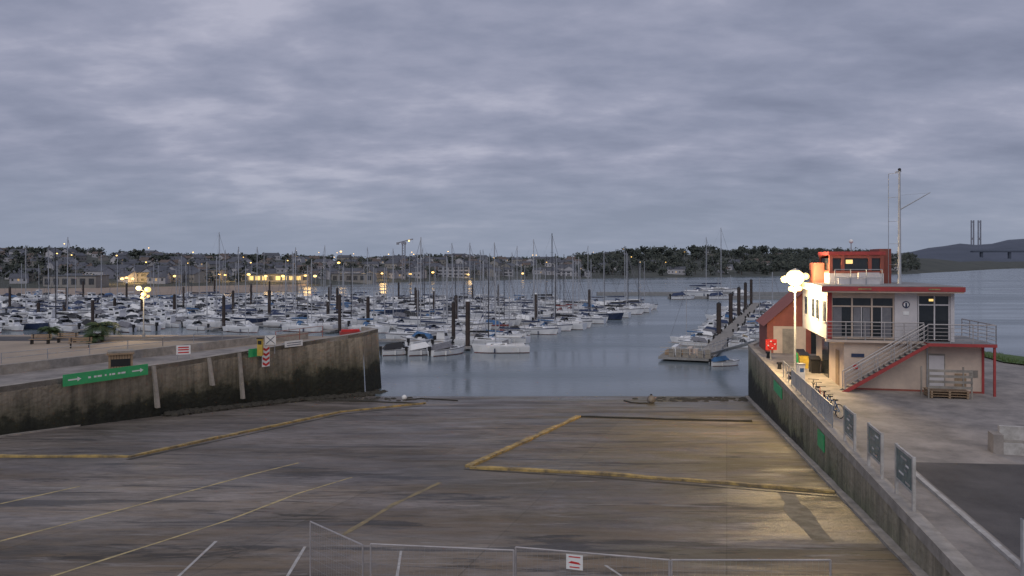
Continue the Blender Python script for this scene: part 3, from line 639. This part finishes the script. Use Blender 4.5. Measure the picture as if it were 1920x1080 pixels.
def sailboat(L,cover,kh='white',mastk='alu',hood='navy',stripe=None,mh=1.3):
    b=MB(); Bm=L*.33; H=L*.105+.1; hull(b,L,Bm,H,kh,stripe=stripe)
    z=H*1.04; cabin(b,-.12*L,.26*L,Bm*.33,Bm*.2,z,.45)
    b.box(-.42*L,-.13*L,-Bm*.2,Bm*.2,z-.02,z+.02,'teak')
    for s in (-1,1): b.box(-.42*L,-.12*L,s*Bm*.3-.06,s*Bm*.3+.06,z,z+.25,'white')
    hw=Bm*.3; n=6; vs=[]
    for x,r in ((-.14*L,1),(-.03*L,.55)):
        for i in range(n+1):
            t=math.pi*i/n; vs.append((x,hw*math.cos(t),z+.2+.75*r*math.sin(t)))
    b.add(vs,[(i,i+1,n+2+i,n+1+i) for i in range(n)],hood)
    mx=.08*L; top=z+L*mh
    b.cyl((mx,0,z),(mx,0,top),.095,mastk,6,.075)
    b.cyl((mx,0,z+1.2),(-.36*L,0,z+1.15),.06,mastk,6); b.cyl((mx-.1,0,z+1.38),(-.34*L,0,z+1.28),.17,cover,7,.1)
    for f in (.45,.72): b.cyl((mx,-Bm*.3*(1.2-f*.6),z+L*mh*f),(mx,Bm*.3*(1.2-f*.6),z+L*mh*f),.025,mastk,4)
    b.cyl((.48*L,0,H*1.3),(mx,0,top-.3),.03,'greyc',5); b.cyl((-.49*L,0,H),(mx,0,top),.01,'galv',3)
    for s in (-1,1): b.cyl((mx,s*Bm*.45,H*1.05),(mx,s*Bm*.2,z+L*mh*.7),.01,'galv',3); b.cyl((mx,s*Bm*.2,z+L*mh*.7),(mx,0,top),.01,'galv',3)
    for s in (-1,1):
        for t,w in ((-.47,.4),(-.25,.46),(0,.49),(.25,.42),(.4,.25)): b.cyl((t*L,s*w*Bm,H*1.05),(t*L,s*w*Bm,H*1.1+.6),.015,'galv',4)
        pts=[(-.47,.4),(-.25,.46),(0,.49),(.25,.42),(.4,.25),(.49,.02)]
        for (t,w),(t2,w2) in zip(pts,pts[1:]): b.cyl((t*L,s*w*Bm,H*1.1+.6),(t2*L,s*w2*Bm,H*1.2+.6),.014,'galv',3,cap=False)
        for x in (-.3*L,.1*L): b.cyl((x,s*Bm*.52,.15),(x,s*Bm*.52,.75),.11,'navy' if x>0 else 'signw',6)
    return b.mesh('sailboat')
def motorboat(L,kind,kh='white',cover='navy'):
    b=MB(); Bm=L*.38; H=L*.11+.15; hull(b,L,Bm,H,kh,stripe=None if kind!=2 else 'greyc'); z=H*1.03
    if kind==0:
        cabin(b,-.1*L,.3*L,Bm*.3,Bm*.2,z,.4,win=False); cabin(b,-.12*L,.14*L,Bm*.29,Bm*.26,z+.3,1.25,slope=.25)
        b.add([(.14*L-.02,-Bm*.2,z+.85),(.14*L-.02,Bm*.2,z+.85),(.14*L-.17,Bm*.18,z+1.25),(.14*L-.17,-Bm*.18,z+1.25)],[(0,1,2,3)],'glass')
        b.box(-.16*L,.1*L,-Bm*.28,Bm*.28,z+1.56,z+1.63,'white'); b.cyl((-.05*L,0,z+1.6),(-.05*L,0,z+2.6),.02,'galv')
    elif kind==1:
        cabin(b,-.02*L,.36*L,Bm*.34,Bm*.16,z,.42,win=True,slope=.9)
        b.add([(.1*L,-Bm*.3,z+.35),(.1*L,Bm*.3,z+.35),(-.0*L,Bm*.27,z+.95),(-.0*L,-Bm*.27,z+.95)],[(0,1,2,3)],'glass')
        for s in (-1,1): b.add([(.1*L,s*Bm*.3,z+.35),(-.15*L,s*Bm*.34,z+.3),(-.1*L,s*Bm*.3,z+.8),(0,s*Bm*.27,z+.95)],[(0,1,2,3)],'glass')
    else:
        cabin(b,-.02*L,.36*L,Bm*.34,Bm*.16,z,.4,win=True,slope=.6)
        b.add([(-.46*L,-Bm*.38,z),(.08*L,-Bm*.36,z+.35),(.08*L,Bm*.36,z+.35),(-.46*L,Bm*.38,z),(-.4*L,0,z+.75),(.0*L,0,z+1.05)],[(0,1,5,4),(3,4,5,2),(1,2,5),(0,4,3)],cover)
    b.box(-.43*L,-.14*L,-Bm*.3,Bm*.3,z-.02,z+.03,'teak')
    b.box(-.56*L,-.5*L,-.17,.17,z-.1,z+.5,'black'); b.box(-.54*L,-.5*L,-.08,.08,-.4,z-.1,'black')
    for s in (-1,1):
        pts=[(.05,.48),(.25,.42),(.4,.25),(.49,.02)]
        for (t,w),(t2,w2) in zip(pts,pts[1:]): b.cyl((t*L,s*w*Bm,H*1.1+.4),(t2*L,s*w2*Bm,H*1.2+.45),.018,'galv',4); b.cyl((t*L,s*w*Bm,H),(t*L,s*w*Bm,H*1.1+.4),.015,'galv',4)
        b.cyl((-.2*L,s*Bm*.52,.1),(-.2*L,s*Bm*.52,.7),.12,'signw',6)
    return b.mesh('motorboat')
SB=[sailboat(9.5,'navy',stripe='navy'),sailboat(8.2,'blue',hood='blue'),sailboat(10.5,'navy','bluehull'),sailboat(9,'signw',hood='greyc',mh=1.25),sailboat(11,'navy',stripe='greyc',mh=1.35),sailboat(7.5,'dkred',hood='dkred'),sailboat(10,'black','white','dkmast','black')]
MBT=[motorboat(6.5,0),motorboat(6,1),motorboat(6.5,2,'white','navy'),motorboat(5.6,2,'white','black'),motorboat(7.5,0,'bluehull'),motorboat(5.5,2,'white','signw'),motorboat(7.5,1),motorboat(6,2,'white','greyc'),motorboat(5.8,2,'white','blue')]
SW=[3,2,1,4,3,1,2]; MW=[3,3,2,2,.9,3.5,3,3,.9]
random.seed(11)
DIR=Vector((.40,.9165,0)); NR=Vector((.9165,-.40,0))
def pontoon(S0,Ln,w=2.0,fing=True,sides=(1,-1),fs=6.6,fl=6):
    b=MB(); b.box(0,Ln,-w/2,w/2,.25,.5,'float','teak')
    if fing:
        x=3
        while x<Ln:
            for s in sides: b.box(x-.25,x+.25,min(s*w/2,s*(w/2+fl)),max(s*w/2,s*(w/2+fl)),.2,.42,'float','teak')
            x+=fs
    b.obj('floating_pontoon',loc=(S0.x,S0.y,0),rotz=math.atan2(DIR.y,DIR.x))
def pile(x,y,zt,r=.32):
    b=MB(); b.cyl((0,0,-1),(0,0,zt),r,'pile',12); b.cyl((0,0,zt),(0,0,zt+.25),r*1.05,'signw' if random.random()<.15 else 'black',12,.05); b.box(-.6,.6,-.6,.6,.3,.5,'black'); b.obj('mooring_pile',loc=(x,y,0))
def vis(p): return p.x/p.y>-.78
def row(S0,Ln,pm,sp=3.3,skip=.08,sides=(1,-1)):
    for s in sides:
        x=1.6
        while x<Ln:
            if random.random()>skip:
                sail=random.random()<pm; me=random.choices(SB,SW)[0] if sail else random.choices(MBT,MW)[0]; L=max(v.co.x for v in me.vertices)*2
                q=S0+DIR*x+NR*s*(1.5+L/2)
                if vis(q):
                    fl=math.pi if random.random()<.3 else 0
                    rot=math.atan2(NR.y*s,NR.x*s)+fl+random.uniform(-.05,.05)
                    inst(me,'sailboat' if sail else 'motorboat',(q.x,q.y,random.uniform(-.03,.03)),rot,random.uniform(.8,1.02))
            x+=sp+random.uniform(-.1,.3)
rows=[(Vector((-10.5,106,0)),95,.8),(Vector((-31,124,0)),98,.7),(Vector((-52,128,0)),108,.42),(Vector((-73,125,0)),118,.2),(Vector((-93,127,0)),120,.18),(Vector((-113,134,0)),116,.18),(Vector((-135,148,0)),100,.22),(Vector((-158,167,0)),85,.22),(Vector((-180,187,0)),66,.22)]
for S0,Ln,pm in rows:
    pontoon(S0,Ln); row(S0,Ln,pm)
    x=2
    while x<Ln:
        q=S0+DIR*x+NR*1.4
        if vis(q): pile(q.x,q.y,random.uniform(5.2,6.3),.27)
        x+=32
b=MB(); b.box(-20,-5.5,109.2,111,.25,.5,'float','teak'); b.box(-30,-5.5,100,101.2,.25,.5,'float','teak'); b.obj('floating_pontoon')
for px,py,i,rot in ((752,660,3,.4),(798,660,5,.5),(840,660,7,.7),(830,645,0,1.2),(790,643,1,1.0),(865,640,5,1.1)):
    q=G(px,py,.3); inst(MBT[i],'motorboat',(q.x,q.y,0),rot,.9)
q=G(938,652,.6); inst(SB[3],'sailboat',(q.x,q.y,0),math.pi+.05,.85)
for px,yb,yt in ((877,655,565),(855,620,555),(615,600,565),(690,612,558),(327,590,553),(215,592,560),(120,600,572),(72,600,568),(783,600,545),(505,600,545)):
    q=G(px,yb); pile(q.x,q.y,12-(yt-HZ)/F*q.y)
for px,pyb,i,s in ((993,590,4,1.05),(1028,578,6,1.35),(1165,575,4,1.0),(118,600,4,1.05),(40,600,4,.95),(88,590,0,1.1),(405,570,4,1.25),(335,575,0,1.0),(185,590,0,1.0),(1345,552,4,1.5),(1318,556,0,1.5)):
    q=G(px,pyb); inst(SB[i],'sailboat',(q.x,q.y,0),random.uniform(-.8,.2),s)
# right pontoon
D2=Vector((.383,1,0)).normalized(); A2=Vector((23.2,90,0)); a2=math.atan2(D2.y,D2.x)
b=MB(); b.box(0,125,-1.1,1.1,.25,.55,'float','teak'); b.box(-2,4,-1.1,5.2,.24,.54,'float','teak')
x=12
while x<120:
    for s in (-1,1): b.box(x,x+.4,min(s*1.1,s*5),max(s*1.1,s*5),.2,.45,'float','teak')
    x+=7
b.obj('floating_pontoon',loc=(A2.x,A2.y,0),rotz=a2)
N2=Vector((-D2.y,D2.x,0)); random.seed(5)
for Y,zt in ((118,5.3),(139,5.9),(158,6.4),(178,6.8),(200,7)):
    q=A2+D2*((Y-A2.y)/D2.y)+N2*1.2; pile(q.x,q.y,zt,.36)
x=13
while x<120:
    for s in (1,-1):
        if s==-1 and x<16: continue
        if random.random()<.8:
            sail=random.random()<.22; me=random.choices(SB,SW)[0] if sail else random.choices(MBT,MW)[0]; q=A2+D2*x+N2*s*(4.4 if sail else 3.5)
            inst(me,'sailboat' if sail else 'motorboat',(q.x,q.y,0),math.atan2(N2.y*s,N2.x*s)+random.uniform(-.1,.1),.7)
    x+=3.4
q=G(1360,682,.2); inst(MBT[8],'motorboat',(q.x,q.y,0),.2,.62)
b=MB(); a=Vector((23.7,71.1,4.5)); c=Vector((23.9,91,.6))
for s in (-.5,.5):
    for z in (0,1.0): b.cyl(a+Vector((s,0,z)),c+Vector((s,0,z)),.035,'alu')
    for i in range(11): q=a.lerp(c,i/10)+Vector((s,0,0)); b.cyl(q,q+Vector((0,0,1.0)),.02,'alu')
for i in range(40):
    p0=a.lerp(c,i/40);p1=a.lerp(c,(i+.75)/40); b.add([p0+Vector((-.5,0,0)),p0+Vector((.5,0,0)),p1+Vector((.5,0,0)),p1+Vector((-.5,0,0))],[(0,1,2,3)],'teak')
b.obj('gangway')
random.seed(2)
b=MB()
for i in range(6):
    y=i*.85
    b.box(-1.9,-1.3,y-.9,y-.3,.0,.4+random.random()*.6,'teak'); b.box(4.0,4.06,y-.9,y-.85,0,1.1,'linew'); b.box(-2.0,-1.94,y-.9,y-.85,0,1.1,'linew')
    b.box(random.uniform(-.8,.8),random.uniform(1.1,3),y,y+.5,0,random.uniform(.3,1.1),random.choice(('wood','greyc','teak','signw','cream')))
b.cyl((-1.97,-.9,1.1),(-1.97,5,1.1),.04,'linew'); b.cyl((4.03,-.9,1.1),(4.03,5,1.1),.04,'linew'); b.cyl((-1.97,-.9,.6),(-1.97,5,.6),.03,'linew'); b.obj('dock_boxes',loc=(A2.x,A2.y,.55),rotz=a2)
b=MB(); b.box(30,112,262,265,.0,1.2,'float'); b.box(50,90,238,240,.0,.8,'float','teak'); b.obj('floating_breakwater')
for x,y in ((54,236),(66,236.5),(80,259)): inst(random.choice(MBT+SB[:2]),'motorboat',(x,y,0),.1,1.2)
# ---------------- far shore
shore=[(-900,200),(-400,240),(0,285),(550,350),(800,450),(1000,500),(1430,590),(1700,700),(1800,900),(1900,1250),(2600,1500)]
topy=[(-900,455),(0,475),(250,481),(400,486),(600,491),(800,487),(1000,491),(1130,484),(1200,479),(1430,475),(1560,477),(1700,483),(1800,490),(2600,494)]
def hgt(px,Y):
    sh=interp(px,shore); W=340; t=(Y-sh)/W
    if t<0: return -1.5
    rid=max(3,12+(HZ-interp(px,topy))/F*(sh+W)); tt=min(1,t)
    h=.5+min(t*W*.06,2)+(rid-2.5)*(tt*tt*(3-2*tt))
    if t>1: h-= (t-1)*3
    return h+1.2*math.sin(px*.013+Y*.02)*tt
b=MB(); vs=[]; cols=list(range(-900,2601,25)); ts=[-.06,0,.02,.05,.1,.2,.35,.5,.7,.85,1,1.3,2]
for px in cols:
    sh=interp(px,shore)
    for t in ts: Y=sh+t*340; vs.append(((px-960)/F*Y,Y,hgt(px,Y)))
n=len(ts); ft=[(i*n+j,(i+1)*n+j,(i+1)*n+j+1,i*n+j+1) for i in range(len(cols)-1) for j in range(n-1)]
b.add(vs,[f for f in ft if (f[0]%n)>=2 or cols[f[0]//n]>560],'hill')
b.add(vs,[f for f in ft if (f[0]%n)<2 and cols[f[0]//n]<=560],'sand')
b.obj('hillside',smooth=True)
b=MB(); bp=[(G(px,py,.5)) for px,py in ((-700,572),(0,557),(300,551),(560,544),(560,541),(300,544),(0,545),(-700,555))]
b.add([(p.x,p.y,.12) for p in bp[:4]]+[(p.x,p.y,1.4) for p in bp[4:]],[(0,1,6,7),(1,2,5,6),(2,3,4,5)],'sand'); b.obj('beach')
def house(w,d,h,rh,kw,kr,lit=0,ch=True):
    b=MB(); b.box(-w/2,w/2,-d/2,d/2,-2,h,kw); o=.4
    b.add([(-w/2-o,-d/2-o,h-.1),(w/2+o,-d/2-o,h-.1),(w/2+o,0,h+rh),(-w/2-o,0,h+rh),(w/2+o,d/2+o,h-.1),(-w/2-o,d/2+o,h-.1)],[(0,1,2,3),(3,2,4,5)],kr)
    b.add([(-w/2,-d/2,h),(-w/2,d/2,h),(-w/2,0,h+rh*.95),(w/2,-d/2,h),(w/2,d/2,h),(w/2,0,h+rh*.95)],[(0,2,1),(3,4,5)],kw)
    fl=max(1,int(h/2.4)); n=max(2,int(w/3))
    for f in range(fl):
        for i in range(n):
            x=-w/2+(i+.5)*w/n; z=.9+f*2.5; b.box(x-.5,x+.5,-d/2-.03,-d/2-.002,z,z+1.3,'windim' if (f*n+i)==lit-1 else 'fwin')
    if ch:
        for s in (-1,1): b.box(s*(w/2-.6)-.35,s*(w/2-.6)+.35,-.3,.3,h+rh*.6,h+rh+.5,kr)
    return b.mesh('house')
HS=[house(11,8,4.3,2.4,'fwall','slate'),house(9,8,2.8,2.6,'fwall','slate',2),house(13,9,4.3,2.4,'fwall2','slate'),house(10,8,3.6,2.4,'fwall','tile'),house(16,9,4.2,2.4,'fwall','slate',3),house(9,7,2.8,2.4,'fwall2','tile')]
random.seed(21)
for i in range(390):
    px=random.uniform(-250,1180) if random.random()<.92 else random.uniform(1180,1700)
    t=random.uniform(.06,.97); sh=interp(px,shore); Y=sh+340*t
    X=(px-960)/F*Y
    inst(random.choice(HS),'house',(X,Y,hgt(px,Y)+.3),random.choice((0,.3,-.3,.6,-.5,1.2))+random.uniform(-.2,.2),random.uniform(.6,.9))
def block(name,px,py_top,Y,w,d,k,fl,lit=False):
    X=(px-960)/F*Y; z0=hgt(px,Y); zt=12-(py_top-HZ)/F*Y; h=max(3.5,zt-z0); b=MB(); b.box(-w/2,w/2,0,d,-2,h,k); b.box(-w/2-.2,w/2+.2,-.2,d+.2,h,h+.4,'fwin')
    n=int(w/3.2)
    for f in range(fl):
        for i in range(n):
            x=-w/2+(i+.5)*w/n; z=h*(f+.25)/fl; b.box(x-1.1,x+1.1,-.05,-.002,z,z+h/fl*.55,'winlit' if (lit and random.random()<.85) else 'fwin')
    b.obj(name,loc=(X,Y,z0))
block('beach_restaurant',515,515,366,33,9,'fwall2',1,True)
block('apartment_block',850,501,480,20,12,'fwall',3); block('apartment_block',940,505,510,16,12,'fwall',2); block('sailing_school',660,514,400,22,10,'fwall2',1); block('warehouse',1075,509,530,24,12,'fwall',2)
block('apartment_block',385,507,365,15,10,'fwall2',2); block('warehouse',130,518,310,22,10,'fwall2',1); block('apartment_block',262,512,345,14,9,'fwall2',2)
def flamp(px,py,Y,r=.5,name='street_lamp',light=0):
    X=(px-960)/F*Y; z=12-(py-HZ)/F*Y; z0=hgt(px,Y) if Y>interp(px,shore) else .3; b=MB()
    b.cyl((0,0,0),(0,0,z-z0),.12,'galv',6,.07); b.cyl((0,0,z-z0),(0,-1.2,z-z0+.3),.07,'galv',5); b.ball((0,-1.3,z-z0+.1),r,'lampfar',8,6,.6)
    o=b.obj(name,loc=(X,Y,z0))
    if light:
        l=bpy.data.lights.new('lamp_light','POINT'); l.energy=light; l.color=(1,.62,.22); l.shadow_soft_size=2
        lo=bpy.data.objects.new('lamp_light',l); S.collection.objects.link(lo); lo.parent=o; lo.location=(0,2.5,z-z0-.5)
for i,(px,py,Y) in enumerate(((240,521,335),(232,523,333),(252,523,337),(413,515,360),(424,516,360),(468,515,358),(500,518,358),(532,518,358),(574,517,360),(592,518,362),(680,514,412),(684,517,412),(717,513,428),(297,519,345),(190,519,325),(770,514,450),(640,472,520),(636,493,430),(330,518,348),(812,511,465),(878,515,478),(980,513,505))):
    flamp(px,py,Y,random.uniform(.55,.9),light=1100 if i%2==0 else 0)
for i in range(30):
    px=random.uniform(0,1330); sh=interp(px,shore); Y=sh+random.uniform(30,320); h=hgt(px,Y)+8; flamp(px,HZ+(12-h)/Y*F,Y,random.uniform(.25,.5))
X=(757-960)/F*440
b=MB(); 
for sx in (-.8,.8):
    for sy in (-.8,.8): b.cyl((sx,sy,0),(sx,sy,21),.2,'farcon',5)
for i in range(14):
    z=i*1.5; b.cyl((-.8,-.8,z),(.8,-.8,z+1.5),.1,'farcon',4); b.cyl((.8,-.8,z),(-.8,-.8,z+1.5),.1,'farcon',4); b.cyl((-.8,-.8,z),(-.8,.8,z+1.5),.1,'farcon',4)
b.box(-1.3,1.3,-1.3,1.3,21,22.4,'farcon'); b.cyl((-3.2,0,22.0),(5.5,0,24.2),.35,'farcon',5); b.box(-4.2,-2.8,-.8,.8,20.8,22.2,'farcon'); b.cyl((5.4,0,24.1),(5.4,0,21.5),.05,'farcon',4); b.ball((3.2,-.8,23.1),.45,'lampfar',8,6)
b.obj('harbour_crane',loc=(X,440,1.0))
# trees mass
random.seed(9)
b=MB()
def tree(b,x,y,z,h,w,pine=False,n=70):
    b.cyl((x,y,z-1),(x+random.uniform(-.4,.4),y,z+h*.6),.35,'trunk',5,.15,cap=False)
    cl=[]
    for i in range(7 if not pine else 9):
        a=random.uniform(0,6.28); rr=random.uniform(0,.75)*w/2
        cl.append((x+rr*math.cos(a),y+rr*math.sin(a),z+h*(random.uniform(.3,.8) if not pine else random.uniform(.5,.85)),w*random.uniform(.2,.34)))
    for i in range(n):
        c=random.choice(cl); r=c[3]; d=Vector((random.gauss(0,1),random.gauss(0,1),random.gauss(0,1))).normalized()*r*random.uniform(.5,1.05)
        if pine: d.z*=.6
        p=Vector(c[:3])+d; s=random.uniform(.4,.9)*(w/8)
        u=Vector((random.uniform(-1,1),random.uniform(-1,1),random.uniform(-.6,.6))).normalized()*s; v=u.orthogonal().normalized()*s*random.uniform(.6,1)
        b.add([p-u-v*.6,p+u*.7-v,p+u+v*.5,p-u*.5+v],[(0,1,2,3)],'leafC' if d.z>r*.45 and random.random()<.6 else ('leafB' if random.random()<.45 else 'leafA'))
for i in range(980):
    px=random.uniform(-260,1720); sh=interp(px,shore)
    t=random.uniform(.8,1.15) if random.random()<.45 else random.uniform(.05,1)
    Y=sh+340*t; X=(px-960)/F*Y; rt=px>1080
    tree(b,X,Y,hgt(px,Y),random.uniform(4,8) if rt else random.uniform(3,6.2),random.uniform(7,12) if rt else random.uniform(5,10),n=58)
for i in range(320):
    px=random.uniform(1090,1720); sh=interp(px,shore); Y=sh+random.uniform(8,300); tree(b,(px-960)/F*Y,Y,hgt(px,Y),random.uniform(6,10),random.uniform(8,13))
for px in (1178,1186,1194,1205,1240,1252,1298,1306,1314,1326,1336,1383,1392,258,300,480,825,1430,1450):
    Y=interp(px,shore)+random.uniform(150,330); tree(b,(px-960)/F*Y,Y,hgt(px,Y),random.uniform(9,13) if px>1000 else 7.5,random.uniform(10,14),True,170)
b.obj('tree_line')
# ---------------- distant right hill, bridge
b=MB(); vs=[]; cols=list(range(1500,2700,30))
ty=[(1500,486),(1700,474),(1740,463),(1800,459),(1860,455),(1900,449),(1960,445),(2100,440),(2700,436)]
for px in cols:
    for Y,f in ((2300,0),(2500,.45),(2900,.85),(3200,1),(3800,.8)):
        z=(12+(HZ-interp(px,ty))/F*3200+4*math.sin(px*.05)+3*math.sin(px*.13))*f; vs.append(((px-960)/F*Y,Y,z-1))
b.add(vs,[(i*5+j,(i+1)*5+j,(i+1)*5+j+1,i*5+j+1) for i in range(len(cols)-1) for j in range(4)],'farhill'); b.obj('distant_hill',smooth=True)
b=MB(); vs=[]
for i,px in enumerate(cols):
    z=12+(HZ-interp(px,[(1500,492),(1750,486),(1830,482),(1900,487),(2700,488)]))/F*1700+2*math.sin(px*.3)
    vs+=[((px-960)/F*1500,1500,-1),((px-960)/F*1700,1700,z),((px-960)/F*2000,2000,z*.5)]
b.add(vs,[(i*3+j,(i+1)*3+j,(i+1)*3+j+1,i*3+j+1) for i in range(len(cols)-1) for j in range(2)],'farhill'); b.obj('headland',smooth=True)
b=MB(); Y=1800
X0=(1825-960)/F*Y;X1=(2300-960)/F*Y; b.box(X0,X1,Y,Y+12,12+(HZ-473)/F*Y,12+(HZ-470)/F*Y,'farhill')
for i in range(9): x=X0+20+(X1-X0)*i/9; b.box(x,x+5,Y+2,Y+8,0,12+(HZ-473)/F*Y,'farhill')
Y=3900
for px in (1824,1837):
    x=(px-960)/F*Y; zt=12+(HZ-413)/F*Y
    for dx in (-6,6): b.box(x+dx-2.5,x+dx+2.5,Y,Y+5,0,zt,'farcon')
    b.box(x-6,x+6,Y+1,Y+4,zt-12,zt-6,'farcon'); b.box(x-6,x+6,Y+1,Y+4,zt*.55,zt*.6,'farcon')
b.obj('bridge')
# ---------------- world
w=bpy.data.worlds.new("World"); S.world=w; w.use_nodes=True
N=w.node_tree.nodes; L=w.node_tree.links; N.clear()
out=N.new('ShaderNodeOutputWorld'); tc=N.new('ShaderNodeTexCoord'); sp=N.new('ShaderNodeSeparateXYZ'); L.new(tc.outputs['Generated'],sp.inputs[0])
def mth(op,a,bv=None,clamp=False):
    x=N.new('ShaderNodeMath'); x.operation=op; x.use_clamp=clamp
    for i,q in enumerate((a,bv)):
        if q is None: continue
        if isinstance(q,(int,float)): x.inputs[i].default_value=q
        else: L.new(q,x.inputs[i])
    return x.outputs[0]
z=mth('ADD',mth('MAXIMUM',sp.outputs['Z'],0.0),.2)
cb=N.new('ShaderNodeCombineXYZ'); L.new(mth('DIVIDE',sp.outputs['X'],z),cb.inputs[0]); L.new(mth('DIVIDE',sp.outputs['Y'],z),cb.inputs[1])
def wn(sc,det,rough,dist,off,st=(1,1,1)):
    mp=N.new('ShaderNodeMapping'); mp.inputs['Location'].default_value=(off,off*.7,0); mp.inputs['Scale'].default_value=st; L.new(cb.outputs[0],mp.inputs[0])
    n=N.new('ShaderNodeTexNoise'); n.inputs['Scale'].default_value=sc; n.inputs['Detail'].default_value=det; n.inputs['Roughness'].default_value=rough; n.inputs['Distortion'].default_value=dist; L.new(mp.outputs[0],n.inputs[0]); return n.outputs['Fac']
big=wn(.6,3,.5,.2,3.1); mid=wn(2.0,5,.5,.15,8.2,(.9,1.1,1)); sm=wn(5.0,6,.55,.1,15.2,(.8,1.2,1))
f=mth('ADD',mth('MULTIPLY',big,.34),mth('ADD',mth('MULTIPLY',mid,.38),mth('MULTIPLY',sm,.28)))
cr=N.new('ShaderNodeValToRGB'); e=cr.color_ramp.elements
e[0].position=.38; e[0].color=(.21,.23,.32,1); e[1].position=.62; e[1].color=(.45,.455,.56,1)
x=e.new(.47); x.color=(.265,.285,.385,1); x=e.new(.54); x.color=(.325,.34,.445,1)
L.new(f,cr.inputs[0])
hz=N.new('ShaderNodeMapRange'); hz.inputs['From Min'].default_value=0; hz.inputs['From Max'].default_value=.13; hz.inputs['To Min'].default_value=.9; hz.inputs['To Max'].default_value=0; L.new(sp.outputs['Z'],hz.inputs[0])
mx=N.new('ShaderNodeMix'); mx.data_type='RGBA'; L.new(hz.outputs[0],mx.inputs[0]); L.new(cr.outputs[0],mx.inputs[6]); mx.inputs[7].default_value=(.26,.305,.405,1)
bg=N.new('ShaderNodeBackground'); L.new(mx.outputs[2],bg.inputs[0]); bg.inputs[1].default_value=.96
sk=N.new('ShaderNodeTexSky'); sk.sky_type='NISHITA'; sk.sun_disc=False; sk.sun_elevation=math.radians(42); sk.sun_rotation=math.radians(200)
bg2=N.new('ShaderNodeBackground'); L.new(sk.outputs[0],bg2.inputs[0]); bg2.inputs[1].default_value=.004
ad=N.new('ShaderNodeAddShader'); L.new(bg.outputs[0],ad.inputs[0]); L.new(bg2.outputs[0],ad.inputs[1]); L.new(ad.outputs[0],out.inputs[0])
sl=bpy.data.lights.new('sun','SUN'); sl.energy=1.0; sl.angle=math.radians(50); sl.color=(1,.95,.88)
so=bpy.data.objects.new('sun',sl); S.collection.objects.link(so); so.rotation_euler=(math.radians(48),0,math.radians(-20))
# ---------------- camera
cd=bpy.data.cameras.new('camera'); co=bpy.data.objects.new('camera',cd); S.collection.objects.link(co); S.camera=co
co.location=(0,0,12); co.rotation_euler=(math.radians(90),0,0); cd.sensor_width=36; cd.lens=F/1920*36; cd.shift_y=-50/1920; cd.clip_end=20000; cd.clip_start=.1
S.view_settings.view_transform='Standard'; S.view_settings.look='None'; S.view_settings.exposure=0
